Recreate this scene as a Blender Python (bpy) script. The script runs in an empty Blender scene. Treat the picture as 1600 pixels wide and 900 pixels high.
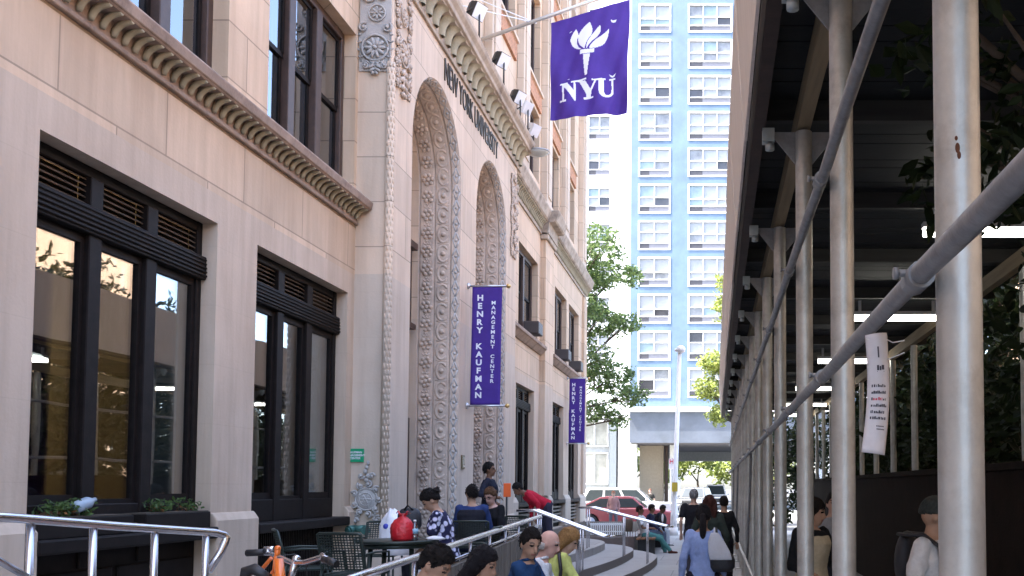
import bpy, math, random
import numpy as np
from mathutils import Vector, Matrix, Euler, noise
R = math.radians
PI = math.pi
random.seed(11)
sc = bpy.context.scene
C = sc.collection
V = Vector

# ------------------------------------------------------------------ camera model (used to measure sizes off the photograph)
F, PX, PY, CZ = 1500.0, 1117.0, 687.0, 1.8
TH = math.atan(75 / 1500.0)

def ray(px, py):
    u = (px - PX) / F
    v = (PY - py) / F
    return V((u, math.cos(TH) - v * math.sin(TH), math.sin(TH) + v * math.cos(TH)))

def on_x(px, py, X):
    d = ray(px, py); t = X / d.x
    return V((X, d.y * t, CZ + d.z * t))

def on_y(px, py, Y):
    d = ray(px, py); t = Y / d.y
    return V((d.x * t, Y, CZ + d.z * t))

def on_z(px, py, Z):
    d = ray(px, py); t = (Z - CZ) / d.z
    return V((d.x * t, d.y * t, Z))

# ------------------------------------------------------------------ scene helpers
def wloc(o):
    l = V((0, 0, 0))
    while o is not None:
        l = l + o.location
        o = o.parent
    return l

def tag(o, label=None, cat=None, group=None, kind=None):
    if label: o['label'] = label
    if cat: o['category'] = cat
    if group: o['group'] = group
    if kind: o['kind'] = kind
    return o

def empty(name, loc, label=None, cat=None, group=None, rz=0):
    o = bpy.data.objects.new(name, None)
    C.objects.link(o)
    o.location = loc
    o.rotation_euler = (0, 0, rz)
    o.empty_display_size = .2
    return tag(o, label, cat, group)

def dup(root, loc, rz, label=None, scale=None):
    r = root.copy(); C.objects.link(r)
    r.location = loc; r.rotation_euler = (0, 0, rz)
    if scale: r.scale = (scale,) * 3
    if label: r['label'] = label
    def rec(src, dst):
        for ch in list(src.children):
            c = ch.copy(); C.objects.link(c); c.parent = dst
            rec(ch, c)
    rec(root, r)
    return r

class MB:
    def __init__(s):
        s.v = []; s.f = []; s.m = []; s.s = []
    def add(s, vs, fs, m=0, smooth=False):
        b = len(s.v)
        s.v.extend([tuple(p) for p in vs])
        for f in fs:
            s.f.append(tuple(i + b for i in f)); s.m.append(m); s.s.append(smooth)
        return s
    def box(s, x0, y0, z0, x1, y1, z1, m=0):
        if x0 > x1: x0, x1 = x1, x0
        if y0 > y1: y0, y1 = y1, y0
        if z0 > z1: z0, z1 = z1, z0
        vs = [(x0,y0,z0),(x1,y0,z0),(x1,y1,z0),(x0,y1,z0),(x0,y0,z1),(x1,y0,z1),(x1,y1,z1),(x0,y1,z1)]
        return s.add(vs, [(0,3,2,1),(4,5,6,7),(0,1,5,4),(1,2,6,5),(2,3,7,6),(3,0,4,7)], m)
    def bar(s, p, q, w, h, m=0, up=(0,0,1)):
        p = V(p); q = V(q); d = (q - p).normalized(); up = V(up)
        if abs(d.dot(up)) > .99: up = V((0,1,0))
        a = d.cross(up).normalized() * w / 2; b = a.cross(d).normalized() * h / 2
        vs = [p-a-b, p+a-b, p+a+b, p-a+b, q-a-b, q+a-b, q+a+b, q-a+b]
        return s.add(vs, [(3,2,1,0),(4,5,6,7),(0,1,5,4),(1,2,6,5),(2,3,7,6),(3,0,4,7)], m)
    def quad(s, a, b, c, d, m=0):
        return s.add([a,b,c,d], [(0,1,2,3)], m)
    def tube(s, pts, r, n=8, m=0, caps=True, smooth=True, flat=None):
        pts = [V(p) for p in pts]
        k = len(pts)
        rs = r if isinstance(r, (list, tuple)) else [r] * k
        vs = []; fs = []
        prev = None
        for i in range(k):
            if i == 0: t = pts[1] - pts[0]
            elif i == k - 1: t = pts[-1] - pts[-2]
            else: t = (pts[i+1] - pts[i]).normalized() + (pts[i] - pts[i-1]).normalized()
            if t.length < 1e-9: t = V((0,0,1))
            t.normalize()
            if prev is None:
                ref = V((0,0,1)) if abs(t.z) < .9 else V((0,1,0))
                a = t.cross(ref).normalized()
            else:
                a = prev - t * prev.dot(t)
                if a.length < 1e-6: a = t.orthogonal()
                a.normalize()
            prev = a
            b = t.cross(a)
            for j in range(n):
                g = 2 * PI * j / n
                fl = flat or 1
                vs.append(pts[i] + (a * math.cos(g) + b * math.sin(g) * fl) * rs[i])
        for i in range(k - 1):
            for j in range(n):
                j2 = (j + 1) % n
                fs.append((i*n+j, i*n+j2, (i+1)*n+j2, (i+1)*n+j))
        s.add(vs, fs, m, smooth)
        if caps:
            b0 = len(s.v) - len(vs)
            s.f.append(tuple(b0 + j for j in reversed(range(n)))); s.m.append(m); s.s.append(False)
            s.f.append(tuple(b0 + (k-1)*n + j for j in range(n))); s.m.append(m); s.s.append(False)
        return s
    def ell(s, c, r, M=None, nu=12, nv=8, m=0, smooth=True):
        c = V(c); M = M or Matrix.Identity(3)
        if not isinstance(r, (list, tuple, Vector)): r = (r, r, r)
        vs = [c + M @ V((0,0,-r[2]))]; fs = []
        for i in range(1, nv):
            ph = -PI/2 + PI * i / nv
            for j in range(nu):
                g = 2 * PI * j / nu
                vs.append(c + M @ V((r[0]*math.cos(ph)*math.cos(g), r[1]*math.cos(ph)*math.sin(g), r[2]*math.sin(ph))))
        vs.append(c + M @ V((0,0,r[2])))
        for j in range(nu):
            j2 = (j+1) % nu
            fs.append((0, 1+j2, 1+j))
            for i in range(nv-2):
                a = 1 + i*nu
                fs.append((a+j, a+j2, a+nu+j2, a+nu+j))
            a = 1 + (nv-2)*nu
            fs.append((a+j, a+j2, len(vs)-1))
        return s.add(vs, fs, m, smooth)
    def lathe(s, prof, c=(0,0,0), n=16, m=0, M=None, smooth=True):
        c = V(c); M = M or Matrix.Identity(3)
        vs = []; fs = []
        for (r, z) in prof:
            for j in range(n):
                g = 2*PI*j/n
                vs.append(c + M @ V((r*math.cos(g), r*math.sin(g), z)))
        k = len(prof)
        for i in range(k-1):
            for j in range(n):
                j2 = (j+1) % n
                fs.append((i*n+j, i*n+j2, (i+1)*n+j2, (i+1)*n+j))
        fs.append(tuple(reversed(range(n)))); fs.append(tuple((k-1)*n+j for j in range(n)))
        return s.add(vs, fs, m, smooth)
    def prism(s, poly, axis, a, b, m=0):
        # poly: 2D points; axis 'x': (y,z); 'y': (x,z); 'z': (x,y)
        def P(p, t):
            return {'x': (t, p[0], p[1]), 'y': (p[0], t, p[1]), 'z': (p[0], p[1], t)}[axis]
        n = len(poly)
        vs = [P(p, a) for p in poly] + [P(p, b) for p in poly]
        fs = [tuple(range(n)), tuple(reversed(range(n, 2*n)))]
        for i in range(n):
            j = (i+1) % n
            fs.append((i, i+n, j+n, j))
        return s.add(vs, fs, m)
    def loft(s, secs, m=0, smooth=True, caps=True):
        n = len(secs[0]); vs = [p for q in secs for p in q]; fs = []
        for i in range(len(secs)-1):
            for j in range(n):
                j2 = (j+1) % n
                fs.append((i*n+j, i*n+j2, (i+1)*n+j2, (i+1)*n+j))
        s.add(vs, fs, m, smooth)
        if caps:
            b0 = len(s.v) - len(vs)
            s.f.append(tuple(b0+j for j in reversed(range(n)))); s.m.append(m); s.s.append(smooth)
            s.f.append(tuple(b0+(len(secs)-1)*n+j for j in range(n))); s.m.append(m); s.s.append(smooth)
        return s
    def xform(s, M):
        s.v = [tuple(M @ V(p)) for p in s.v]
        return s
    def build(s, name, mats, parent=None, org=None, bevel=0, local=False, fixn=True, seg=2):
        me = bpy.data.meshes.new(name)
        if org is None and parent is None and not local:
            a = np.array(s.v)
            org = (float((a[:,0].min()+a[:,0].max())/2), float((a[:,1].min()+a[:,1].max())/2), float(a[:,2].min()))
        if local: off = V((0,0,0))
        elif parent is not None: off = wloc(parent)
        else: off = V(org)
        me.from_pydata([(p[0]-off.x, p[1]-off.y, p[2]-off.z) for p in s.v], [], s.f)
        if not isinstance(mats, (list, tuple)): mats = [mats]
        for mm in mats: me.materials.append(mm)
        me.polygons.foreach_set('material_index', s.m)
        me.polygons.foreach_set('use_smooth', s.s)
        if fixn:
            import bmesh
            bm = bmesh.new(); bm.from_mesh(me)
            bmesh.ops.recalc_face_normals(bm, faces=bm.faces)
            bm.to_mesh(me); bm.free()
        me.update()
        o = bpy.data.objects.new(name, me)
        C.objects.link(o)
        if parent is not None: o.parent = parent
        elif not local: o.location = off
        if bevel:
            b = o.modifiers.new('edge', 'BEVEL'); b.width = bevel; b.segments = seg; b.limit_method = 'ANGLE'; b.angle_limit = R(40)
            b.harden_normals = False
        return o

def rotm(ax, ang):
    return Matrix.Rotation(ang, 3, ax)

# ------------------------------------------------------------------ materials
MATS = {}
def mat(name, col, rough=.6, metal=0., var=.12, scale=6., bump=.0, bscale=40., spec=.5, dirt=None, coat=0., trans=0., emit=None, estr=0., dscale=1.5):
    if name in MATS: return MATS[name]
    m = bpy.data.materials.new(name); m.use_nodes = True
    nt = m.node_tree; N = nt.nodes; L = nt.links
    p = N['Principled BSDF']
    p.inputs['Roughness'].default_value = rough
    p.inputs['Metallic'].default_value = metal
    p.inputs['Specular IOR Level'].default_value = spec
    p.inputs['Coat Weight'].default_value = coat
    p.inputs['Transmission Weight'].default_value = trans
    tc = N.new('ShaderNodeTexCoord')
    c = (*col, 1)
    if var or dirt:
        n = N.new('ShaderNodeTexNoise'); n.inputs['Scale'].default_value = scale; n.inputs['Detail'].default_value = 6
        n.inputs['Roughness'].default_value = .65
        L.new(tc.outputs['Object'], n.inputs['Vector'])
        r = N.new('ShaderNodeValToRGB')
        r.color_ramp.elements[0].position = .3; r.color_ramp.elements[1].position = .72
        lo = [max(0, x * (1 - var)) for x in col]; hi = [min(1, x * (1 + var)) for x in col]
        r.color_ramp.elements[0].color = (*lo, 1); r.color_ramp.elements[1].color = (*hi, 1)
        L.new(n.outputs['Fac'], r.inputs['Fac'])
        out = r.outputs['Color']
        if dirt:
            n2 = N.new('ShaderNodeTexNoise'); n2.inputs['Scale'].default_value = dscale; n2.inputs['Detail'].default_value = 8
            n2.inputs['Roughness'].default_value = .7
            L.new(tc.outputs['Object'], n2.inputs['Vector'])
            r2 = N.new('ShaderNodeValToRGB'); r2.color_ramp.elements[0].position = .5; r2.color_ramp.elements[1].position = .75
            r2.color_ramp.elements[0].color = (0,0,0,1); r2.color_ramp.elements[1].color = (.8,.8,.8,1)
            L.new(n2.outputs['Fac'], r2.inputs['Fac'])
            mx = N.new('ShaderNodeMixRGB'); mx.inputs['Color2'].default_value = (*dirt, 1)
            L.new(r2.outputs['Color'], mx.inputs['Fac']); L.new(out, mx.inputs['Color1'])
            out = mx.outputs['Color']
        L.new(out, p.inputs['Base Color'])
    else:
        p.inputs['Base Color'].default_value = c
    if bump:
        nb = N.new('ShaderNodeTexNoise'); nb.inputs['Scale'].default_value = bscale; nb.inputs['Detail'].default_value = 5
        L.new(tc.outputs['Object'], nb.inputs['Vector'])
        b = N.new('ShaderNodeBump'); b.inputs['Strength'].default_value = bump; b.inputs['Distance'].default_value = .02
        L.new(nb.outputs['Fac'], b.inputs['Height']); L.new(b.outputs['Normal'], p.inputs['Normal'])
    if emit:
        p.inputs['Emission Color'].default_value = (*emit, 1); p.inputs['Emission Strength'].default_value = estr
    MATS[name] = m
    return m

def stone(name, col, bw, bh, jt=.62, paint=None, paint_z=0., streak=.5, msize=.006, brickvar=.08, off=.5, zoff=0., bump=.12):
    """ashlar: course joints, block to block colour, rain streaks; lower part can be painted masonry"""
    if name in MATS: return MATS[name]
    m = bpy.data.materials.new(name); m.use_nodes = True
    nt = m.node_tree; N = nt.nodes; L = nt.links
    p = N['Principled BSDF']; p.inputs['Roughness'].default_value = .82; p.inputs['Specular IOR Level'].default_value = .3
    g = N.new('ShaderNodeNewGeometry')
    sx = N.new('ShaderNodeSeparateXYZ'); L.new(g.outputs['Position'], sx.inputs[0])
    ad = N.new('ShaderNodeMath'); ad.operation = 'ADD'; L.new(sx.outputs['X'], ad.inputs[0]); L.new(sx.outputs['Y'], ad.inputs[1])
    zo = N.new('ShaderNodeMath'); zo.operation = 'ADD'; zo.inputs[1].default_value = zoff; L.new(sx.outputs['Z'], zo.inputs[0])
    cb = N.new('ShaderNodeCombineXYZ'); L.new(ad.outputs[0], cb.inputs['X']); L.new(zo.outputs[0], cb.inputs['Y'])
    br = N.new('ShaderNodeTexBrick'); L.new(cb.outputs[0], br.inputs['Vector'])
    br.offset = off
    br.inputs['Scale'].default_value = 1; br.inputs['Mortar Size'].default_value = msize; br.inputs['Mortar Smooth'].default_value = .2
    br.inputs['Brick Width'].default_value = bw; br.inputs['Row Height'].default_value = bh; br.inputs['Bias'].default_value = 0
    br.inputs['Color1'].default_value = (*[x*(1-brickvar) for x in col], 1)
    br.inputs['Color2'].default_value = (col[0]*(1+brickvar), col[1]*(1+brickvar*.9), col[2]*(1+brickvar*.8), 1)
    br.inputs['Mortar'].default_value = (*[x*jt for x in col], 1)
    out = br.outputs['Color']
    if paint:
        lt = N.new('ShaderNodeMath'); lt.operation = 'LESS_THAN'; lt.inputs[1].default_value = paint_z
        L.new(sx.outputs['Z'], lt.inputs[0])
        br2 = N.new('ShaderNodeTexBrick'); L.new(cb.outputs[0], br2.inputs['Vector']); br2.offset = off
        br2.inputs['Scale'].default_value = 1; br2.inputs['Mortar Size'].default_value = msize * .6; br2.inputs['Mortar Smooth'].default_value = .8
        br2.inputs['Brick Width'].default_value = bw; br2.inputs['Row Height'].default_value = bh
        for k in ('Color1', 'Color2'): br2.inputs[k].default_value = (*paint, 1)
        br2.inputs['Mortar'].default_value = (*[x*.93 for x in paint], 1)
        mp = N.new('ShaderNodeMixRGB'); L.new(lt.outputs[0], mp.inputs['Fac']); L.new(out, mp.inputs['Color1']); L.new(br2.outputs['Color'], mp.inputs['Color2'])
        out = mp.outputs['Color']
    # rain streaks (long in z) and blotches
    mpn = N.new('ShaderNodeMapping'); mpn.inputs['Scale'].default_value = (5, 5, .45)
    L.new(g.outputs['Position'], mpn.inputs['Vector'])
    n1 = N.new('ShaderNodeTexNoise'); n1.inputs['Scale'].default_value = 1; n1.inputs['Detail'].default_value = 8; n1.inputs['Roughness'].default_value = .6
    L.new(mpn.outputs[0], n1.inputs['Vector'])
    n2 = N.new('ShaderNodeTexNoise'); n2.inputs['Scale'].default_value = .9; n2.inputs['Detail'].default_value = 9; n2.inputs['Roughness'].default_value = .62
    L.new(g.outputs['Position'], n2.inputs['Vector'])
    for n, lo, a0, a1 in ((n1, 1 - .24 * streak, .38, .6), (n2, 1 - .2 * streak, .35, .62)):
        r = N.new('ShaderNodeValToRGB'); r.color_ramp.elements[0].position = a0; r.color_ramp.elements[1].position = a1
        r.color_ramp.elements[0].color = (lo, lo*.985, lo*.97, 1); r.color_ramp.elements[1].color = (1, 1, 1, 1)
        L.new(n.outputs['Fac'], r.inputs['Fac'])
        mu = N.new('ShaderNodeMixRGB'); mu.blend_type = 'MULTIPLY'; mu.inputs['Fac'].default_value = 1
        L.new(out, mu.inputs['Color1']); L.new(r.outputs['Color'], mu.inputs['Color2'])
        out = mu.outputs['Color']
    L.new(out, p.inputs['Base Color'])
    n3 = N.new('ShaderNodeTexNoise'); n3.inputs['Scale'].default_value = 30; n3.inputs['Detail'].default_value = 6
    L.new(g.outputs['Position'], n3.inputs['Vector'])
    b = N.new('ShaderNodeBump'); b.inputs['Strength'].default_value = bump; b.inputs['Distance'].default_value = .02
    L.new(n3.outputs['Fac'], b.inputs['Height']); L.new(b.outputs['Normal'], p.inputs['Normal'])
    MATS[name] = m
    return m

def glass(name, refl=.14, tint=(.75,.8,.8), rough=.0, power=.8):
    if name in MATS: return MATS[name]
    m = bpy.data.materials.new(name); m.use_nodes = True
    nt = m.node_tree; N = nt.nodes; L = nt.links
    N.remove(N['Principled BSDF'])
    out = N['Material Output']
    t = N.new('ShaderNodeBsdfTransparent'); t.inputs['Color'].default_value = (*tint, 1)
    g = N.new('ShaderNodeBsdfGlossy'); g.inputs['Roughness'].default_value = rough; g.inputs['Color'].default_value = (.95,.97,1,1)
    lw = N.new('ShaderNodeLayerWeight'); lw.inputs['Blend'].default_value = .35
    ma = N.new('ShaderNodeMath'); ma.operation = 'MULTIPLY_ADD'; ma.inputs[1].default_value = power; ma.inputs[2].default_value = refl
    ma.use_clamp = True
    L.new(lw.outputs['Fresnel'], ma.inputs[0])
    mx = N.new('ShaderNodeMixShader'); L.new(ma.outputs[0], mx.inputs['Fac']); L.new(t.outputs[0], mx.inputs[1]); L.new(g.outputs[0], mx.inputs[2])
    tc = N.new('ShaderNodeTexCoord'); n = N.new('ShaderNodeTexNoise'); n.inputs['Scale'].default_value = 1.3; n.inputs['Detail'].default_value = 1
    L.new(tc.outputs['Object'], n.inputs['Vector'])
    b = N.new('ShaderNodeBump'); b.inputs['Strength'].default_value = .03; b.inputs['Distance'].default_value = .05
    L.new(n.outputs['Fac'], b.inputs['Height']); L.new(b.outputs['Normal'], g.inputs['Normal'])
    L.new(mx.outputs[0], out.inputs['Surface'])
    MATS[name] = m
    return m

def leafmat(name, col, var=.45):
    if name in MATS: return MATS[name]
    m = bpy.data.materials.new(name); m.use_nodes = True
    nt = m.node_tree; N = nt.nodes; L = nt.links
    p = N['Principled BSDF']; p.inputs['Roughness'].default_value = .55; p.inputs['Specular IOR Level'].default_value = .3
    g = N.new('ShaderNodeNewGeometry')
    r = N.new('ShaderNodeValToRGB')
    r.color_ramp.elements[0].color = (*[x*(1-var) for x in col], 1); r.color_ramp.elements[1].color = (col[0]*(1+var*1.2), col[1]*(1+var), col[2]*(1+var*.5), 1)
    L.new(g.outputs['Random Per Island'], r.inputs['Fac']); L.new(r.outputs['Color'], p.inputs['Base Color'])
    tr = N.new('ShaderNodeBsdfTranslucent'); L.new(r.outputs['Color'], tr.inputs['Color'])
    mx = N.new('ShaderNodeMixShader'); mx.inputs['Fac'].default_value = .35
    L.new(p.outputs[0], mx.inputs[1]); L.new(tr.outputs[0], mx.inputs[2]); L.new(mx.outputs[0], N['Material Output'].inputs['Surface'])
    MATS[name] = m
    return m

def wood(name, col, axis='z', var=.3, scale=1.5):
    if name in MATS: return MATS[name]
    m = mat(name, col, .75, 0, 0)
    nt = m.node_tree; N = nt.nodes; L = nt.links; p = N['Principled BSDF']
    tc = N.new('ShaderNodeTexCoord'); mp = N.new('ShaderNodeMapping')
    s = {'x': (1, 14, 14), 'y': (14, 1, 14), 'z': (14, 14, 1)}[axis]
    mp.inputs['Scale'].default_value = [k * scale for k in s]
    L.new(tc.outputs['Object'], mp.inputs['Vector'])
    n = N.new('ShaderNodeTexNoise'); n.inputs['Scale'].default_value = 1; n.inputs['Detail'].default_value = 7
    L.new(mp.outputs[0], n.inputs['Vector'])
    r = N.new('ShaderNodeValToRGB'); r.color_ramp.elements[0].position = .3; r.color_ramp.elements[1].position = .7
    r.color_ramp.elements[0].color = (*[x*(1-var) for x in col], 1); r.color_ramp.elements[1].color = (*[x*(1+var*.6) for x in col], 1)
    L.new(n.outputs['Fac'], r.inputs['Fac']); L.new(r.outputs['Color'], p.inputs['Base Color'])
    b = N.new('ShaderNodeBump'); b.inputs['Strength'].default_value = .2; b.inputs['Distance'].default_value = .01
    L.new(n.outputs['Fac'], b.inputs['Height']); L.new(b.outputs['Normal'], p.inputs['Normal'])
    return m

def text_mb(body, size, depth=.004, bold=.0, lsp=1.0, align='CENTER', csp=1.0):
    cu = bpy.data.curves.new('lettering', 'FONT'); cu.body = body; cu.size = size; cu.extrude = depth; cu.offset = bold
    cu.align_x = align; cu.align_y = 'CENTER'; cu.space_line = lsp; cu.space_character = csp; cu.resolution_u = 3
    o = bpy.data.objects.new('lettering_curve', cu); C.objects.link(o)
    bpy.context.view_layer.update()
    dg = bpy.context.evaluated_depsgraph_get()
    me = bpy.data.meshes.new_from_object(o.evaluated_get(dg))
    mb = MB()
    mb.add([v.co[:] for v in me.vertices], [tuple(p.vertices) for p in me.polygons])
    bpy.data.objects.remove(o); bpy.data.curves.remove(cu); bpy.data.meshes.remove(me)
    return mb

FACE_CAM = Matrix.Rotation(R(90), 4, 'X')           # letters in XY -> upright, read from -Y
FACE_STREET = Matrix(((0,0,1,0),(1,0,0,0),(0,1,0,0),(0,0,0,1)))   # letters in XY -> run along +Y, read from +X
# ------------------------------------------------------------------ people
def fuse(mb, vox, smooth=4, wrinkle=0., wscale=9.):
    """weld overlapping closed volumes into one continuous skin"""
    me = bpy.data.meshes.new('tmp_volume'); me.from_pydata(mb.v, [], mb.f)
    import bmesh
    bm = bmesh.new(); bm.from_mesh(me); bmesh.ops.recalc_face_normals(bm, faces=bm.faces); bm.to_mesh(me); bm.free()
    o = bpy.data.objects.new('tmp_volume', me); C.objects.link(o)
    r = o.modifiers.new('r', 'REMESH'); r.mode = 'VOXEL'; r.voxel_size = vox
    s = o.modifiers.new('s', 'SMOOTH'); s.factor = .5; s.iterations = smooth
    bpy.context.view_layer.update()
    dg = bpy.context.evaluated_depsgraph_get()
    out = bpy.data.meshes.new_from_object(o.evaluated_get(dg))
    bpy.data.objects.remove(o); bpy.data.meshes.remove(me)
    n = len(out.vertices)
    co = np.empty(n * 3); out.vertices.foreach_get('co', co); co = co.reshape(-1, 3)
    if wrinkle:
        for i in range(n):
            p = V(co[i])
            q = V((p.x * wscale * 1.4, p.y * wscale * 1.4, p.z * wscale))
            a = noise.noise_vector(q) * wrinkle + noise.noise_vector(q * 2.3) * wrinkle * .45
            co[i] += np.array(a)
    faces = [tuple(p.vertices) for p in out.polygons]
    bpy.data.meshes.remove(out)
    return co, faces

def cap(mb, p, q, r0, r1, n=12):
    p = V(p); q = V(q); d = q - p
    L = max(d.length, 1e-4); d = d / L
    pts = []; rs = []
    for k in range(4):
        a = PI/2 * (1 - k/4 * .999); pts.append(p - d * r0 * math.sin(a)); rs.append(max(r0 * math.cos(a), r0*.03))
    pts.append(p); rs.append(r0)
    pts.append(p.lerp(q, .5)); rs.append((r0+r1)/2 * 1.01)
    pts.append(q); rs.append(r1)
    for k in range(1, 5):
        a = PI/2 * k/4 * .999; pts.append(q + d * r1 * math.sin(a)); rs.append(max(r1 * math.cos(a), r1*.03))
    mb.tube(pts, rs, n)

def ring(c, a, b, n=20):
    return [c + a * math.cos(2*PI*j/n) + b * math.sin(2*PI*j/n) for j in range(n)]

def ik(s, t, l1, l2, pole):
    s = V(s); t = V(t); d = t - s
    L = min(max(d.length, .05), (l1 + l2) * .995); d.normalize()
    a = (l1*l1 - l2*l2 + L*L) / (2*L); h = math.sqrt(max(l1*l1 - a*a, 0))
    pl = V(pole); pl = pl - d * pl.dot(d)
    if pl.length < 1e-4: pl = d.orthogonal()
    pl.normalize()
    return s + d*a + pl*h, s + d*L

SKIN = {'light': (.52,.33,.25), 'tan': (.42,.25,.165), 'brown': (.17,.085,.05), 'dark': (.09,.045,.028), 'pink': (.6,.36,.29)}

def person(loc, rz, label, skin='tan', s=1.0, pose='stand', seat=.45, lean=0, side=0, head=(0,0), legs=None, arms=None, twist=0,
           top=None, sleeve='long', bottom=None, btype='pants', shoe=(.03,.028,.03), hair='short', haircol=(.012,.009,.008), vox=.012,
           female=False, group=None, face=None, beard=None, poles=None, topmat=None, glasses=False, wide=1.0, footlift=0., vest=None, collar=None):
    root = empty('person', loc, label, 'person', group, rz)
    wf = (.93 if female else 1.0) * wide
    hp = .92 * s if pose in ('stand', 'walk', 'bend') else seat + .10 * s
    p0 = V((0, 0, hp))
    up = V((math.sin(R(side)), math.sin(R(lean)), math.cos(R(lean)) * math.cos(R(side)))).normalized()
    rt = V((1, 0, 0)); rt = (rt - up * rt.dot(up)).normalized()
    tw = Matrix.Rotation(R(twist), 3, up); srt = tw @ rt
    fw = up.cross(rt) ; sfw = up.cross(srt)
    def B(x, y, z): return p0 + rt*x*s + fw*y*s + up*z*s
    # spine bends: upper body leans a little more than the pelvis
    chest = B(0, .0, .30); shc = B(0, -.01, .47); nb = B(0, -.005, .52)
    hy, hpitch = head
    HM = Matrix.Rotation(R(hy), 3, 'Z') @ Matrix.Rotation(R(-hpitch), 3, 'X')
    blend = Matrix((rt, fw, up)).transposed()
    lean_h = Matrix.Rotation(R(-lean*.45), 3, 'X') @ Matrix.Rotation(R(side*.4), 3, 'Y')
    HM = lean_h @ HM
    hup = HM @ V((0,0,1)); hf = HM @ V((0,1,0)); hr = HM @ V((1,0,0))
    hc = nb + (up*.5 + hup*.5).normalized() * .145*s + hf*.022*s
    sw = .175 * wf * s
    shl = {1: shc + srt*sw, -1: shc - srt*sw}
    if legs is None:
        legs = {'stand': {1:(2,4,2), -1:(-2,4,2)}, 'walk': {1:(20,2,8), -1:(-18,2,22)}, 'sit': {1:(84,7,82), -1:(80,7,84)}, 'bend': {1:(4,5,4), -1:(-4,5,4)}}[pose]
    J = {}
    for k in (1, -1):
        pt, ab, kn = legs[k]
        h = p0 + V((k*.092*wf*s, 0, -.02*s))
        def dirv(a): return V((k*math.sin(R(ab))*abs(math.cos(R(a*.5))), math.sin(R(a)), -math.cos(R(a)))).normalized()
        kne = h + dirv(pt) * .43*s
        ank = kne + dirv(pt - kn) * .42*s
        J[k] = (h, kne, ank)
    if pose in ('stand', 'walk', 'bend'):       # rest the lower foot on the ground
        dz = min(J[1][2].z, J[-1][2].z) - .075*s
        sh_ = V((0,0,-dz + footlift))
        p0 = p0 + sh_; chest += sh_; shc += sh_; nb += sh_; hc += sh_
        for k in (1,-1):
            shl[k] = shl[k] + sh_; J[k] = tuple(j + sh_ for j in J[k])
    if arms is None: arms = {1: (.24, .02, -.03), -1: (-.24, .02, -.03)}
    A = {}
    for k in (1, -1):
        t = B(*arms[k])
        pole = (poles or {}).get(k, (k*.35, -.7, -.5))
        pole = rt*pole[0] + fw*pole[1] + up*pole[2]
        e, w = ik(shl[k], t, .29*s, .25*s, pole)
        A[k] = (shl[k], e, w)
    # ---------------- the body, one continuous surface
    sk = .9
    def torso(mb, g, z0=-.09, z1=.52, f=1.0):
        prof = [(-.10, .10, .085), (-.04, .155, .115), (.06, .152, .112), (.16, .132 if female else .142, .10), (.28, .148, .112), (.38, .165, .115), (.45, .16, .095), (.50, .10, .075), (.53, .058, .058)]
        secs = []
        for (z, a, b) in prof:
            if z < z0 - .011 or z > z1 + .011: continue
            u = max(0, min(1, z/.45)); q = rt.lerp(srt, u).normalized(); qf = up.cross(q)
            bb = b
            if female and .26 < z < .4: bb = b * 1.14
            secs.append(ring(B(0, (.012 if female and .26 < z < .4 else 0), z), q * (a*wf*s*f + g), qf * (bb*s*f + g)))
        mb.loft(secs)
    mb = MB()
    torso(mb, -.004)
    cap(mb, nb - up*.03*s, hc - hup*.03*s, .055*s*(.9 if female else 1), .052*s*(.9 if female else 1))
    H3 = Matrix((hr, hf, hup)).transposed()
    mb.ell(hc + hup*.02*s - hf*.008*s, (.074*s, .094*s, .098*s), H3, 20, 14)
    mb.ell(hc - hup*.045*s + hf*.022*s, (.056*s, .066*s, .072*s), H3, 16, 12)
    mb.ell(hc - hup*.095*s + hf*.06*s, (.024*s, .022*s, .018*s), H3, 10, 8)
    cap(mb, hc + hup*.012*s + hf*.086*s, hc - hup*.03*s + hf*.104*s, .009*s, .0145*s, 8)
    cap(mb, hc - hup*.062*s + hf*.083*s - hr*.014*s, hc - hup*.062*s + hf*.083*s + hr*.014*s, .009*s, .009*s, 8)
    for k in (1, -1):
        mb.ell(hc + hr*k*.074*s - hf*.012*s - hup*.012*s, (.011*s, .02*s, .032*s), H3, 10, 8)
        cap(mb, hc + hup*.03*s + hf*.082*s + hr*k*.018*s, hc + hup*.028*s + hf*.07*s + hr*k*.05*s, .011*s, .009*s, 8)
        sh, e, w = A[k]
        q = sk
        cap(mb, sh - srt*k*.02*s, e, .05*q*s, .039*q*s); cap(mb, e, w, .039*q*s, .027*q*s)
        hd = (w - e).normalized()
        cap(mb, w, w + hd*.075*s, .026*s, .03*s)
        h, kn, an = J[k]
        cap(mb, h, kn, .085*q*s, .055*q*s); cap(mb, kn, an, .055*q*s, .036*q*s)
        cap(mb, kn.lerp(an, .28) - V((0,.015*s,0)), kn.lerp(an, .45), .054*q*s, .045*q*s)
        ft = V((k*.12, .98, 0)).normalized()
        cap(mb, an - V((0,0,.03*s)) - ft*.03*s, an + ft*.15*s - V((0,0,.045*s)), .03*s, .026*s)
    co, fs = fuse(mb, vox, 3)
    Mi = H3.transposed()
    cm = np.array(Mi); hcv = np.array(hc)
    fc = np.array([co[list(f)].mean(axis=0) for f in fs])
    lc = (fc - hcv) @ cm.T / s
    mi = np.zeros(len(fs), int)
    front = lc[:,1] > .05
    ax = np.abs(lc[:,0])
    eye = front & (((ax-.032)/.016)**2 + ((lc[:,2]-.012)/.0095)**2 < 1); mi[eye] = 1
    brow = front & (ax > .014) & (ax < .052) & (np.abs(lc[:,2]-.037) < .0075); mi[brow] = 2
    lip = front & (ax < .025) & (np.abs(lc[:,2]+.062) < .009); mi[lip] = 3
    if beard is not None:
        bd = (lc[:,1] > -.01) & (lc[:,2] < -.035) & (lc[:,2] > -.14) & ~lip; mi[bd] = 2
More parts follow.
